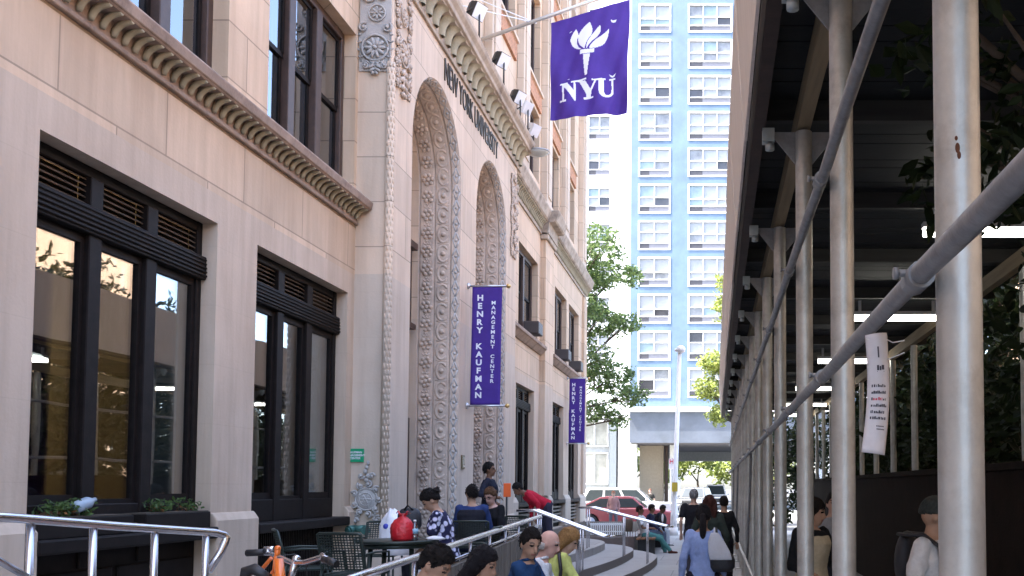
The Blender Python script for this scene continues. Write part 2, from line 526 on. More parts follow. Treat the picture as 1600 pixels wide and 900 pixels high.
    body = MB(); body.add(co, fs, 0, True); body.m = [int(x) for x in mi]
    # fingers: unequal, slightly curled, rooted in the palm
    for k in (1, -1):
        sh, e, w = A[k]
        hd = (w - e).normalized(); sd = hd.cross(V((0,0,1)));
        if sd.length < .1: sd = V((0,1,0))
        sd.normalize(); dn = sd.cross(hd).normalized()
        if dn.z > 0: dn = -dn
        for i, (o_, ln) in enumerate(((-.024,.068),(-.008,.078),(.008,.072),(.024,.056))):
            a = w + hd*.085*s + sd*o_*s; b = a + (hd + dn*.25).normalized()*ln*.5*s; c_ = b + (hd*.6 + dn*.8).normalized()*ln*.5*s
            body.tube([a - hd*.02*s, a, b, c_], [.0095*s, .0095*s, .009*s, .006*s], 6)
        a = w + hd*.03*s - sd*.024*s*k
        body.tube([a, a + (hd*.5 - sd*k*.8 + dn*.3).normalized()*.035*s, a + (hd*.9 - sd*k*.7 + dn*.5).normalized()*.062*s], [.012*s, .011*s, .007*s], 6)
    sc_ = SKIN[skin] if isinstance(skin, str) else skin
    nm = skin if isinstance(skin, str) else 'x%d' % (hash(skin) % 999)
    hcol = haircol or (.2,.2,.2)
    ms = [mat('skin_'+nm, sc_, .64, 0, .1, 14, .08, 90, .35), mat('eye_dark', (.02,.014,.012), .25, 0, 0), mat('brow_%.3f%.3f' % hcol[:2], tuple(.5*a+.3*b for a, b in zip(hcol, sc_)), .8, 0, 0),
          mat('lip_'+nm, (sc_[0]*.8, sc_[1]*.52, sc_[2]*.55), .45, 0, .05)]
    body.build('body', ms, root, local=True, fixn=False)
    # ---------------- clothing
    def cloth(name, fill, m, v=None, w=.006, extra=None):
        b_ = MB(); fill(b_)
        c2, f2 = fuse(b_, v or vox*1.1, 3, w)
        x = MB(); x.add(c2, f2, 0, True)
        return x.build(name, m, root, local=True, fixn=False)
    def cm_(col): return mat('cloth_%.3f_%.3f_%.3f' % tuple(col), col, .9, 0, .1, 30, .15, 220, .2)
    if bottom is not None:
        def fill(b):
            torso(b, .012, -.10, .075)
            for k in (1, -1):
                h, kn, an = J[k]
                if btype == 'skirt':
                    cap(b, h, h.lerp(kn, .95), .115*s, .13*s)
                else:
                    cap(b, h - V((0,0,0)), kn, .102*s, .07*s)
                    end = kn.lerp(an, .35 if btype == 'shorts' else .93)
                    if btype == 'shorts': end = kn
                    cap(b, kn, end, .07*s, .056*s)
            if btype == 'skirt': cap(b, J[1][0].lerp(J[1][1], .6), J[-1][0].lerp(J[-1][1], .6), .13*s, .13*s)
        cloth('skirt' if btype == 'skirt' else 'trousers', fill, cm_(bottom), None, .007)
    if top is not None or topmat is not None:
        def fill(b):
            torso(b, .016, -.08 if btype != 'skirt' else -.05, .50)
            for k in (1, -1):
                sh, e, w = A[k]
                cap(b, sh - srt*k*.03*s, sh.lerp(e, .55 if sleeve == 'short' else 1), .064*s, .057*s if sleeve == 'short' else .05*s)
                if sleeve == 'short': cap(b, sh, sh.lerp(e, .62), .06*s, .062*s)
                if sleeve == 'half': cap(b, e, e.lerp(w, .25), .05*s, .047*s)
                if sleeve == 'long': cap(b, e, e.lerp(w, .96), .05*s, .036*s)
        o = cloth('shirt', fill, topmat or cm_(top), None, .012)
        if collar:
            cb = MB(); cb.tube([nb - up*.01*s + V((0.05*math.cos(t)*1.15, .05*math.sin(t)*1.1, .012 + .012*math.sin(t)))*s*1.15 for t in [2*PI*i/14 for i in range(15)]], .014*s, 6)
            cb.build('collar', cm_(collar), root, local=True)
    if vest is not None:
        def fill(b): torso(b, .026, -.06, .47)
        cloth('vest', fill, cm_(vest), None, .006)
    if shoe is not None:
        for k in (1, -1):
            h, kn, an = J[k]
            sb = MB(); ft = V((k*.12, .98, 0)).normalized()
            cap(sb, an - V((0,0,.036*s)) - ft*.035*s, an + ft*.165*s - V((0,0,.044*s)), .041*s, .034*s)
            cap(sb, an, an - V((0,0,.04*s)), .043*s, .043*s)
            c2, f2 = fuse(sb, .014, 2)
            c2[:,2] = np.maximum(c2[:,2], an.z - .075*s)
            x = MB(); x.add(c2, f2, 0, True); x.build('shoe', cm_(shoe), root, local=True, fixn=False)
    # ---------------- hair
    hm = mat('hair_%.3f_%.3f_%.3f' % hcol, hcol, .6, 0, .4, 60, .7, 300, .18)
    if hair not in ('bald', None):
        hb = MB()
        nu, nv = 64, 44
        def lim(az):
            pts = {'short': ((0,.5),(40,.46),(62,.1),(76,-.22),(86,-.3),(91,-.02),(101,-.02),(108,-.48),(125,-.62),(180,-.72)),
                   'bun': ((0,.46),(45,.38),(70,.02),(84,-.2),(91,-.04),(101,-.04),(109,-.42),(180,-.62)), 'ponytail': ((0,.46),(45,.38),(70,.02),(84,-.2),(91,-.04),(101,-.04),(109,-.42),(180,-.62)), 'tied': ((0,.46),(45,.38),(70,.02),(84,-.2),(91,-.04),(101,-.04),(109,-.42),(180,-.62)),
                   'cap': ((0,.12),(60,.1),(90,.0),(130,-.1),(180,-.2))}.get(hair, ((0,.42),(45,.25),(70,-.35),(100,-.7),(180,-.9)))
            for (a0, v0), (a1, v1) in zip(pts, pts[1:]):
                if az <= a1: return v0 + (v1-v0)*(az-a0)/(a1-a0)
            return pts[-1][1]
        thick = {'short': .075, 'cap': .1}.get(hair, .12)
        vs = []; fs2 = []
        seedv = V((loc[0]*3, loc[1]*2, 1))
        for i in range(nv+1):
            ph = -PI/2 + PI*i/nv
            for j in range(nu):
                g = 2*PI*j/nu
                d = V((math.cos(ph)*math.sin(g), math.cos(ph)*math.cos(g), math.sin(ph)))
                az = abs(math.degrees(math.atan2(d.x, d.y)))
                l = lim(az) + noise.noise(V((d.x*9, d.y*9, 3)) + seedv)*.1
                t = max(0, min(1, (d.z - l + .05)/.1)); t = t*t*(3-2*t)
                nz = noise.noise(d*4 + seedv)*.045 + noise.noise(V((d.x*22, d.y*22, d.z*8)) + seedv)*.065
                if hair == 'cap': nz *= .15
                r = .84 + t*(.16 + thick + nz + .05*max(0, d.z) + .03*max(0, -d.y))
                loc3 = V((d.x*.078, d.y*.098 - .008, d.z*.104 + .02)) * r * s
                vs.append(hc + hr*loc3.x + hf*loc3.y + hup*loc3.z)
        for i in range(nv):
            for j in range(nu):
                j2 = (j+1) % nu
                fs2.append((i*nu+j, i*nu+j2, (i+1)*nu+j2, (i+1)*nu+j))
        hb.add(vs, fs2, 0, True)
        def strand(pts, rs):
            hb.tube(pts, rs, 14)
        back = hc - hf*.085*s
        if hair == 'bun':
            hb.ell(hc + hup*.06*s - hf*.115*s, (.04*s,.045*s,.04*s), H3, 14, 10)
            hb.tube([hc + hup*(.06+.02*math.sin(t*3))*s - hf*.115*s + hr*.038*math.cos(t)*s + hf*.038*math.sin(t)*s for t in [i*.4 for i in range(17)]], .016*s, 7)
        if hair == 'ponytail':
            strand([hc - hf*.075*s + hup*.03*s, hc - hf*.13*s + hup*.01*s, hc - hf*.125*s - hup*.1*s, hc - hf*.11*s - hup*.22*s, hc - hf*.1*s - hup*.3*s], [.03*s, .036*s, .042*s, .035*s, .008*s])
        if hair == 'tied':
            hb.ell(hc - hf*.1*s - hup*.03*s, (.035*s,.035*s,.045*s), H3, 12, 8)
        if hair in ('long', 'curly'):
            w_ = 1.12 if hair == 'curly' else 1.0
            for k in (-1, 0, 1):
                strand([hc + hup*.06*s - hf*.03*s + hr*k*.05*s, hc - hf*.045*s - hup*.03*s + hr*k*.065*w_*s, hc - hf*.075*s - hup*.13*s + hr*k*.068*w_*s, hc - hf*.095*s - hup*.25*s + hr*k*.06*w_*s], [.05*s, .055*w_*s, .05*w_*s, .012*s])
            c2, f2 = fuse(hb, .011, 2, .007 if hair == 'curly' else .004, 22)
            hb = MB(); hb.add(c2, f2, 0, True)
        if hair == 'cap':
            hb.add([hc + hr*x*s + hf*y*s + hup*z*s for (x, y, z) in [(-.07,.07,.045),(.07,.07,.045),(.055,.15,.02),(0,.17,.018),(-.055,.15,.02),(-.07,.07,.055),(.07,.07,.055),(.055,.15,.03),(0,.17,.028),(-.055,.15,.03)]],
                   [(0,1,2,3,4),(9,8,7,6,5),(0,5,6,1),(1,6,7,2),(2,7,8,3),(3,8,9,4),(4,9,5,0)])
        if vox < .0125 and hair != 'cap':        # loose locks break the outline
            rl = random.Random(int(abs(loc[1])*100))
            cand = [k for k in range(len(hb.v))]
            for _ in range(330):
                p = V(hb.v[rl.choice(cand)]); n_ = p - hc
                lz = n_.dot(hup)/s; ly = n_.dot(hf)/s
                if n_.length < .088*s or (n_.length > .2*s and rl.random() < .5): continue
                n_.normalize()
                if ly > .03 and lz < .045: continue
                dn_ = (-hup*(.6 if lz < .06 else .1) - hf*.55 + hr*rl.uniform(-.7,.7) + hup*rl.uniform(-.2,.25))
                dn_ = (dn_ - n_*dn_.dot(n_)).normalized()
                L_ = rl.uniform(.02,.045)*s
                hb.tube([p - n_*.006*s, p + n_*.004*s + dn_*L_*.5, p + n_*rl.uniform(-.003,.009)*s + dn_*L_], [.0055*s,.0045*s,.0008*s], 5, flat=.6)
        hb.build('cap' if hair == 'cap' else 'hair', hm, root, local=True, fixn=False)
    elif hair == 'bald' and haircol:
        hb = MB()
        for a in range(-12, 13):
            t = PI + a*.115
            c0 = hc + hr*math.sin(t)*.076*s + hf*(math.cos(t)*.094-.008)*s + hup*(-.03)*s
            hb.ell(c0, (.014*s,.014*s,.032*s), H3, 8, 6)
        hb.build('hair', hm, root, local=True, fixn=False)
    if glasses:
        gb = MB()
        for k in (1, -1):
            c0 = hc + hr*k*.033*s + hf*.094*s + hup*.01*s
            gb.tube([c0 + hr*.025*s*math.cos(t) + hup*.019*s*math.sin(t) for t in [2*PI*i/12 for i in range(13)]], .003*s, 5)
            gb.tube([c0 + hr*k*.025*s, hc + hr*k*.08*s - hf*.01*s + hup*.01*s], .003*s, 5)
        gb.build('spectacles', mat('spectacle_frame', (.05,.03,.03), .3, 0, 0), root, local=True, fixn=False)
    root['pts'] = [*hc, *A[1][2], *A[-1][2], *shl[1], *shl[-1]]
    if face:                     # seat the figure so that its head is where it was measured
        px, py, Dd = face
        want = on_y(px, py, Dd); hw = Matrix.Translation(V(loc)) @ Matrix.Rotation(rz, 4, 'Z') @ hc
        loc = V(loc) + V((want.x-hw.x, want.y-hw.y, 0)); root.location = loc
        print('FACE', label[:40], 'z off %.3f' % (want.z-hw.z))
    Mw = Matrix.Translation(V(loc)) @ Matrix.Rotation(rz, 4, 'Z')
    info = {'head': Mw @ hc, 'hand1': Mw @ A[1][2], 'hand-1': Mw @ A[-1][2], 'sh1': Mw @ shl[1], 'sh-1': Mw @ shl[-1], 'root': root, 'M': Mw, 'hip': Mw @ p0, 'chest': Mw @ chest}
    del root['pts']
    return info
# ------------------------------------------------------------------ shared materials
PINK = (.68, .51, .365)
M_wall = stone('ashlar_stone', PINK, 1.5, .62, paint=(.62,.488,.375), paint_z=4.86, jt=.58, streak=.55, msize=.009, brickvar=.1, zoff=.02)
M_portal = stone('portal_stone', (.66,.525,.405), 1.3, .66, jt=.6, msize=.009, paint=(.6,.5,.405), paint_z=4.88, streak=.5)
M_carve = mat('carved_stone', (.52,.425,.35), .85, 0, .16, 5, .25, 60, .3, dirt=(.36,.285,.235), dscale=3)
M_carve_grey = mat('carved_grey_stone', (.45,.43,.41), .85, 0, .2, 6, .25, 60, .3, dirt=(.24,.225,.21), dscale=3)
M_cornice = mat('weathered_cornice_stone', (.42,.34,.265), .85, 0, .28, 3, .2, 40, .3, dirt=(.1,.07,.055), dscale=2.2)
M_belt = mat('belt_stone', (.34,.25,.195), .85, 0, .3, 3, .2, 40, .3, dirt=(.1,.065,.05), dscale=2.5)
M_scallop = mat('stained_scallop_stone', (.4,.36,.26), .85, 0, .3, 4, .2, 50, .3, dirt=(.2,.17,.115), dscale=4)
M_frame = mat('black_window_metal', (.012,.0085,.0075), .6, .0, .35, 9, .05, 60, .15, dirt=(.014,.011,.01))
M_brown = mat('brown_window_frame', (.06,.034,.025), .5, 0, .3, 7, .05, 60)
M_louver = mat('louver_bronze', (.15,.105,.07), .5, .2, .3, 8)
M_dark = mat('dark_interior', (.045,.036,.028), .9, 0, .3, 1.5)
M_glass = glass('shop_glass', .2, (.8,.82,.8), power=.6)
M_glass_up = glass('upper_glass', .22, (.6,.65,.65), power=.8)
M_blind = mat('white_blind', (.75,.77,.8), .8, 0, .06)
M_steel = mat('polished_steel', (.6,.6,.63), .27, 1, 0)
M_white = mat('white_paint', (.78,.78,.78), .55, 0, .05)
M_black = mat('black_metal', (.018,.018,.02), .45, .2, .2)
XF = -5.2          # street face of the building
XP = -4.72         # street face of the projecting portal
Z0 = .5            # plaza level
Y_P0, Y_P1 = 13.72, 22.55
Y_END = 38.05
Z_TOP = 28.0

bld = empty('university_building', (XF, 20, 0), 'long pinkish stone building with arched portal, dark windows and scalloped cornices along the street', 'building')

def wall_grid(mb, X, y0, y1, z0, z1, ops, depth, m=0, thick=None):
    ys = sorted({y0, y1, *[v for o in ops for v in o[:2]]}); zs = sorted({z0, z1, *[v for o in ops for v in o[2:4]]})
    ys = [y for y in ys if y0 <= y <= y1]; zs = [z for z in zs if z0 <= z <= z1]
    for a, b in zip(ys, ys[1:]):
        for c, d in zip(zs, zs[1:]):
            cy, cz = (a+b)/2, (c+d)/2
            if any(o[0] < cy < o[1] and o[2] < cz < o[3] for o in ops): continue
            mb.quad((X,a,c),(X,b,c),(X,b,d),(X,a,d), m)
    for (a, b, c, d) in ops:
        mb.quad((X,a,c),(X-depth,a,c),(X-depth,a,d),(X,a,d), m); mb.quad((X,b,c),(X-depth,b,c),(X-depth,b,d),(X,b,d), m)
        mb.quad((X,a,d),(X,b,d),(X-depth,b,d),(X-depth,a,d), m); mb.quad((X,a,c),(X,b,c),(X-depth,b,c),(X-depth,a,c), m)

LOW = (Z0, 4.56); UP = (5.95, 8.36)
lw_left = [(3.75,6.4), (7.27,9.92), (10.79,13.48)]
up_left = [(3.7,6.45), (7.38,10.04), (10.95,13.62)]
lw_right = [(25.0,27.5), (30.35,32.9), (34.06,36.45)]
up_right = [(25.2,27.95), (30.95,33.4), (33.95,36.4)]
attic_y = [(14.9,17.2), (18.6,20.8), (22.3,24.4), (25.8,27.95), (29.35,31.5), (32.9,35.05)]
attic = []
for i, (a, b) in enumerate(attic_y):
    attic.append((a, b, 13.35, 16.2)); attic.append((a, b, 17.6, 20.4)); attic.append((a, b, 21.6, 24.2))
    if i >= 3: attic.append((a, b, 10.75, 12.75))
left_attic = [(a, b, z, z+2.6) for (a, b) in up_left for z in (10.6, 14.2, 17.8, 21.4)]
w = MB()
wall_grid(w, XF, -24, Y_P0, 0, Z_TOP, [(a,b,*LOW) for a,b in lw_left] + [(a,b,*UP) for a,b in up_left] + left_attic, .3)
wall_grid(w, XF, Y_P1, Y_END, 0, 10.0, [(a,b,*LOW) for a,b in lw_right] + [(a,b,*UP) for a,b in up_right], .3)
wall_grid(w, XF, Y_P0, Y_END, 10.0, Z_TOP, attic, .3)
w.quad((XF,Y_END,0),(-24,Y_END,0),(-24,Y_END,Z_TOP),(XF,Y_END,Z_TOP))
w.quad((XF,-24,0),(-24,-24,0),(-24,-24,Z_TOP),(XF,-24,Z_TOP))
w.quad((-24,-24,0),(-24,Y_END,0),(-24,Y_END,Z_TOP),(-24,-24,Z_TOP))
w.build('facade_wall', M_wall, bld, fixn=False)
rf = MB(); rf.box(-24.2,-24.2,Z_TOP,XF+.5,Y_END+.4,Z_TOP+.8)
rf.build('roof_parapet', M_cornice, bld)
# piers: shallow plinths at the foot
for (a, b) in ((-14,3.75),(6.4,7.27),(9.92,10.79),(13.48,13.7)):
    p = MB(); t = .085
    p.prism([(XF,Z0),(XF+t,Z0),(XF+t,1.46),(XF+t*.35,1.54),(XF,1.54)], 'y', a-.02, b+.02)
    p.build('pier_plinth', M_wall, bld, bevel=.02)
for (a, b) in ((22.6,25.0),(27.5,30.35),(32.9,34.06),(36.45,38.05)):
    p = MB(); p.prism([(XF,Z0),(XF+.1,Z0),(XF+.1,1.42),(XF+.03,1.55),(XF,1.55)], 'y', a, b)
    p.build('pier_plinth', M_portal, bld, bevel=.02)
# projecting pier of the right bay, with its capital
p = MB(); p.box(XF, 28.35, 1.57, XF+.16, 29.75, 9.2); p.build('pier_strip', M_wall, bld)
p = MB(); p.box(XF, 28.25, 9.2, XF+.24, 29.85, 9.42); p.build('pier_capital', M_cornice, bld, bevel=.03)
p = MB(); p.box(XF, 37.25, 1.57, XF+.1, 38.0, 9.25); p.build('pier_strip', M_wall, bld)

# ---------------- cornices: extruded moulding + a row of scallops
def cornice(name, prof, y0, y1, X, sc_=None):
    mb = MB(); mb.prism([(X+a, z) for a, z in prof], 'y', y0, y1)
    o = mb.build(name, M_belt if name == 'belt_cornice' else M_cornice, bld, bevel=.008, seg=1)
    if sc_:
        step, r, za, zb, xa, xb, kind = sc_
        s = MB(); n = int((y1-y0-.04)/step)
        for i in range(n):
            y = y0 + .02 + (i+.5)*step*(y1-y0-.04)/(n*step)
            if kind == 'rib':
                pts = []
                for k in range(7):
                    t = k/6*PI/2
                    pts.append((X + xa + (xb-xa)*(1-math.cos(t)), y, za + (zb-za)*math.sin(t)))
                s.tube(pts, [r*.7]+[r]*5+[r*.85], 7)
            else:
                # tongue: half shell standing out from the cove
                vs = []; nu, nv = 9, 7
                for a in range(nv+1):
                    t = a/nv
                    for b in range(nu+1):
                        g = PI*b/nu
                        wd = r*(.55 + .45*t)
                        vs.append((X + xa + (xb-xa)*(1-math.cos(t*PI/2))*.9 + math.sin(g)*r*.62, y - math.cos(g)*wd, za + (zb-za)*math.sin(t*PI/2)))
                fs = [(a*(nu+1)+b, a*(nu+1)+b+1, (a+1)*(nu+1)+b+1, (a+1)*(nu+1)+b) for a in range(nv) for b in range(nu)]
                s.add(vs, fs, 0, True)
        s.build('scallop_row', M_scallop, o)
    return o
belt = [(0,5.58),(.05,5.58),(.05,5.62),(.03,5.635),(.03,5.66),(.03,5.68),(.05,5.785),(.22,5.79),(.22,5.805),(.24,5.81),(.26,5.905),(.24,5.93),(0,5.93)]
cornice('belt_cornice', belt, -14, 13.70, XF, (.15,.03,5.655,5.795,.05,.21,'rib'))
for a, b in ((22.57,28.33),(29.77,37.2)):
    cornice('belt_cornice', [(0,5.72),(.05,5.72),(.18,5.86),(.22,5.88),(.22,5.97),(0,5.97)], a, b, XF)
big = [(0,9.38),(.05,9.38),(.05,9.43),(.03,9.45),(.04,9.5),(.03,9.54),(.06,9.78),(.25,9.80),(.25,9.83),(.30,9.85),(.30,9.93),(.36,10.0),(.38,10.06),(.38,10.1),(0,10.1)]
cornice('portal_cornice', big, Y_P0-.1, Y_P1+.25, XP, (.36,.15,9.49,9.8,.02,.2,'tongue'))
rb = [(0,9.34),(.05,9.34),(.05,9.4),(.03,9.42),(.03,9.5),(.05,9.7),(.22,9.72),(.26,9.76),(.30,9.9),(.34,10.0),(.34,10.06),(0,10.06)]
cornice('main_cornice', rb, Y_P1+.26, 28.25, XF, (.17,.038,9.46,9.7,.05,.2,'rib'))
cornice('main_cornice', rb, 29.85, Y_END+.3, XF, (.17,.038,9.46,9.7,.05,.2,'rib'))
cornice('main_cornice', [(a+.22,z) if a else (a,z) for a,z in rb], 28.25, 29.85, XF)
cornice('main_cornice', rb, -24, Y_P0-.1, XF, None)

# ---------------- attic storeys: pilaster strips, brick spandrels
M_brick = stone('spandrel_brick', (.42,.21,.12), .2, .07, jt=1.5, msize=.008, streak=.2, brickvar=.2)
ys = [Y_P0] + [v for ab in attic_y for v in ab] + [Y_END]
strips = [(ys[i], ys[i+1]) for i in range(0, len(ys), 2)]
for a, b in strips:
    p = MB(); mid = (a+b)/2; h = min(.42, (b-a)/2-.05)
    p.box(XF, mid-h, 10.12, XF+.2, mid+h, 25.0)
    p.box(XF+.2, mid-h*.62, 10.5, XF+.235, mid+h*.62, 24.6)
    p.build('pilaster', M_portal, bld, bevel=.02)
for a, b in attic_y:
    for z in (12.85, 17.0, 21.0):
        p = MB(); p.box(XF-.02, a+.02, z, XF+.07, b-.02, z+.46); p.build('brick_spandrel', M_brick, bld)
        p = MB(); p.box(XF-.02, a-.02, z+.46, XF+.13, b+.02, z+.55); p.build('window_sill', M_portal, bld, bevel=.01)

# ---------------- portal block
AR = [(16.17, 1.44, 7.28), (20.12, 1.375, 7.31)]
pw = MB()
def arch_pts(c, r, zs, n=28):
    return [(c - r, Z0)] + [(c - r*math.cos(PI*i/n), zs + r*math.sin(PI*i/n)) for i in range(n+1)] + [(c + r, Z0)]
ZT = 9.4
cur = Y_P0
for (c, r, zs) in AR:
    pw.quad((XP,cur,0),(XP,c-r,0),(XP,c-r,ZT),(XP,cur,ZT))
    A_ = arch_pts(c, r, zs)[1:-1]
    for (a, b) in zip(A_, A_[1:]):
        pw.quad((XP,a[0],a[1]),(XP,b[0],b[1]),(XP,b[0],ZT),(XP,a[0],ZT))
    cur = c + r
pw.quad((XP,cur,0),(XP,Y_P1,0),(XP,Y_P1,ZT),(XP,cur,ZT))
pw.quad((XF,Y_P0,0),(XP,Y_P0,0),(XP,Y_P0,ZT),(XF,Y_P0,ZT)); pw.quad((XF,Y_P1,0),(XP,Y_P1,0),(XP,Y_P1,ZT),(XF,Y_P1,ZT))
pw.quad((XF,Y_P0,ZT),(XP,Y_P0,ZT),(XP,Y_P1,ZT),(XF,Y_P1,ZT))
pw.build('portal_wall', M_portal, bld, fixn=False)
# plinth of the portal
for a, b in ((Y_P0-.08, AR[0][0]-AR[0][1]-.02), (AR[0][0]+AR[0][1]+.02, AR[1][0]-AR[1][1]-.02), (AR[1][0]+AR[1][1]+.02, Y_P1+.05)):
    p = MB(); p.prism([(XP-.4,Z0),(XP+.12,Z0),(XP+.12,.78),(XP+.05,.86),(XP+.05,1.12),(XP+.003,1.2),(XP-.4,1.2)], 'y', a, b); p.build('portal_plinth', M_portal, bld, bevel=.015)

def arch_frames(c, r, zs, step):
    Ls = zs - Z0; La = PI*r; tot = 2*Ls + La
    n = max(4, int(round(tot/step))); out = []
    for i in range(n):
        s_ = (i+.5)*tot/n
        if s_ < Ls: out.append((V((0, c-r, Z0+s_)), V((0,0,1)), V((0,1,0))))
        elif s_ < Ls+La:
            t = (s_-Ls)/r
            out.append((V((0, c - r*math.cos(t), zs + r*math.sin(t))), V((0, math.sin(t), math.cos(t))), V((0, math.cos(t), -math.sin(t)))))
        else:
            out.append((V((0, c+r, zs-(s_-Ls-La))), V((0,0,-1)), V((0,-1,0))))
    return out, tot/n
PROF = [(.0,.0),(.03,.02),(.14,.07),(.17,.05),(.19,.08),(.42,.135),(.44,.115),(.47,.145),(.68,.19),(.70,.17),(.72,.2)]
DEEP = .86
def sweep(mb, c, r, zs, prof, n=30):
    A0 = [(-1, Z0, 0.)] ; path = []
    path.append((V((0,c-r,Z0)), V((0,1,0))))
    for k in range(1, 8): path.append((V((0,c-r,Z0+(zs-Z0)*k/8)), V((0,1,0))))
    for i in range(n+1):
        t = PI*i/n; path.append((V((0, c-r*math.cos(t), zs+r*math.sin(t))), V((0, math.cos(t), -math.sin(t)))))
    for k in range(7, -1, -1): path.append((V((0,c+r,Z0+(zs-Z0)*k/8)), V((0,-1,0))))
    vs = []; fs = []
    for (p, inn) in path:
        for (d, i_) in prof: vs.append(p + inn*i_ + V((XP-d,0,0)))
    m_ = len(prof)
    for i in range(len(path)-1):
        for j in range(m_-1): fs.append((i*m_+j, i*m_+j+1, (i+1)*m_+j+1, (i+1)*m_+j))
    mb.add(vs, fs, 0, False)
for (c, r, zs) in AR:
    b = MB(); sweep(b, c, r, zs, PROF); ob = b.build('arch_surround', M_carve, bld, fixn=False)
    # lattice: crossing bars on the outer band
    b = MB(); fr, st = arch_frames(c, r, zs, .3)
    def pt(f, d, i_, u): return f[0] + f[2]*i_ + f[1]*u + V((XP-d+.008,0,0))
    for f in fr:
        q = [pt(f,.03,.012,0), pt(f,.085,.036,st/2), pt(f,.14,.06,0), pt(f,.085,.036,-st/2)]
        for a, e in ((0,1),(1,2),(2,3),(3,0)): b.tube([q[a], q[e]], .017, 5)
        b.ell(pt(f,.085,.036,0), .03, None, 7, 5)
    b.build('lattice_band', M_carve_grey, ob)
    b = MB(); fr, st = arch_frames(c, r, zs, .36)
    for f in fr:
        ctr = pt(f,.305,.10,0); wv = (V((-.23,0,0)) + f[2]*.055).normalized(); t_ = f[1]; nn = t_.cross(wv)
        arc = [ctr + (wv*math.cos(a)*.092 + t_*math.sin(a)*.15) for a in [R(-150 + 300*k/14) for k in range(15)]]
        b.tube(arc, [.012]+[.026]*13+[.012], 7)
        b.ell(ctr - wv*.0, .05, None, 8, 6)
        b.tube([ctr + t_*st*.46 - wv*.1, ctr + t_*st*.5, ctr + t_*st*.46 + wv*.1], .016, 5)
    b.build('disc_band', M_carve, ob)
    b = MB(); fr, st = arch_frames(c, r, zs, .34); rnd = random.Random(3)
    for f in fr:
        ctr = pt(f,.575,.165,0); wv = (V((-.21,0,0)) + f[2]*.045).normalized(); t_ = f[1]
        b.ell(ctr, .042, None, 8, 6)
        for k in range(6):
            a = 2*PI*k/6 + rnd.random()*.3
            b.ell(ctr + wv*math.cos(a)*.075 + t_*math.sin(a)*.085, .034 + rnd.random()*.012, None, 7, 5)
        for sg in (-1, 1):
            arc = [ctr + t_*(st*.5) + wv*sg*(.03+.03*math.cos(a)) + t_*.035*math.sin(a) for a in [k*.7 for k in range(8)]]
            b.tube(arc, .014, 5)
    b.build('rosette_band', M_carve, ob)
    # flat inner jamb and back wall with wooden doors and a transom window
    b = MB(); sweep(b, c, r, zs, [(.72,.2),(DEEP,.2)]); b.build('arch_jamb', M_portal, bld, fixn=False)
    b = MB()
    zz = zs + r
    b.quad((XP-DEEP,c-r,Z0),(XP-DEEP,c+r,Z0),(XP-DEEP,c+r,zz),(XP-DEEP,c-r,zz))
    b.build('arch_back_wall', M_portal, bld, fixn=False)
    d = MB(); xb = XP-DEEP
    for (y0, y1, z0, z1) in ((c-1.1,c+1.02,Z0+.01,3.05),):
        d.box(xb+.01,y0,z0,xb+.1,y0+.12,z1); d.box(xb+.01,y1-.12,z0,xb+.1,y1,z1); d.box(xb+.01,y0+.12,z1-.16,xb+.1,y1-.12,z1); d.box(xb+.012,c-.06,z0,xb+.09,c+.06,z1-.16)
    od = d.build('door', M_brown, bld)
    for y0, y1 in ((c-.98,c-.06),(c+.06,c+.9)):
        q = MB(); q.box(xb+.02,y0,Z0+.25,xb+.05,y1,2.88); q.build('glazed_leaf', mat('door_glass', (.03,.03,.035), .08, 0, 0), od)
        q = MB(); q.tube([(xb+.09,(y0 if y0>c-.1 else y1)*.5+c*.5, 1.3),(xb+.09,(y0 if y0>c-.1 else y1)*.5+c*.5,1.8)], .014, 6); q.build('handle', M_steel, od)
    d = MB(); z0, z1 = 4.75, 6.1
    y0, y1 = c-1.1, c+1.05
    d.box(xb+.01,y0,z0,xb+.09,y0+.1,z1); d.box(xb+.01,y1-.1,z0,xb+.09,y1,z1); d.box(xb+.01,y0-.05,z1,xb+.18,y1+.05,z1+.12); d.box(xb+.01,y0-.05,z0-.1,xb+.16,y1+.05,z0); d.box(xb+.01,c-.04,z0,xb+.08,c+.04,z1)
    od = d.build('window', M_brown, bld)
    q = MB(); q.box(xb+.015,y0+.1,z0,xb+.03,y1-.1,z1); q.build('pane', mat('door_glass', (.03,.03,.035), .08), od)

# corner bead of the portal and carved reliefs
b = MB(); zc = Z0+.7
b.tube([(XP-.005,Y_P0-.0,Z0+.7),(XP-.005,Y_P0-.0,8.0)], .06, 10)
k = 0
while zc < 7.95:
    for a_ in (0,1,2,3,4):
        g = R(-160 + a_*45 + (20 if k % 2 else 0)); b.ell((XP-.005+.058*math.cos(g+R(60)), Y_P0+.058*math.sin(g+R(60)), zc), (.014,.014,.04), None, 6, 5)
    zc += .09; k += 1
b.build('corner_bead', M_portal, bld)

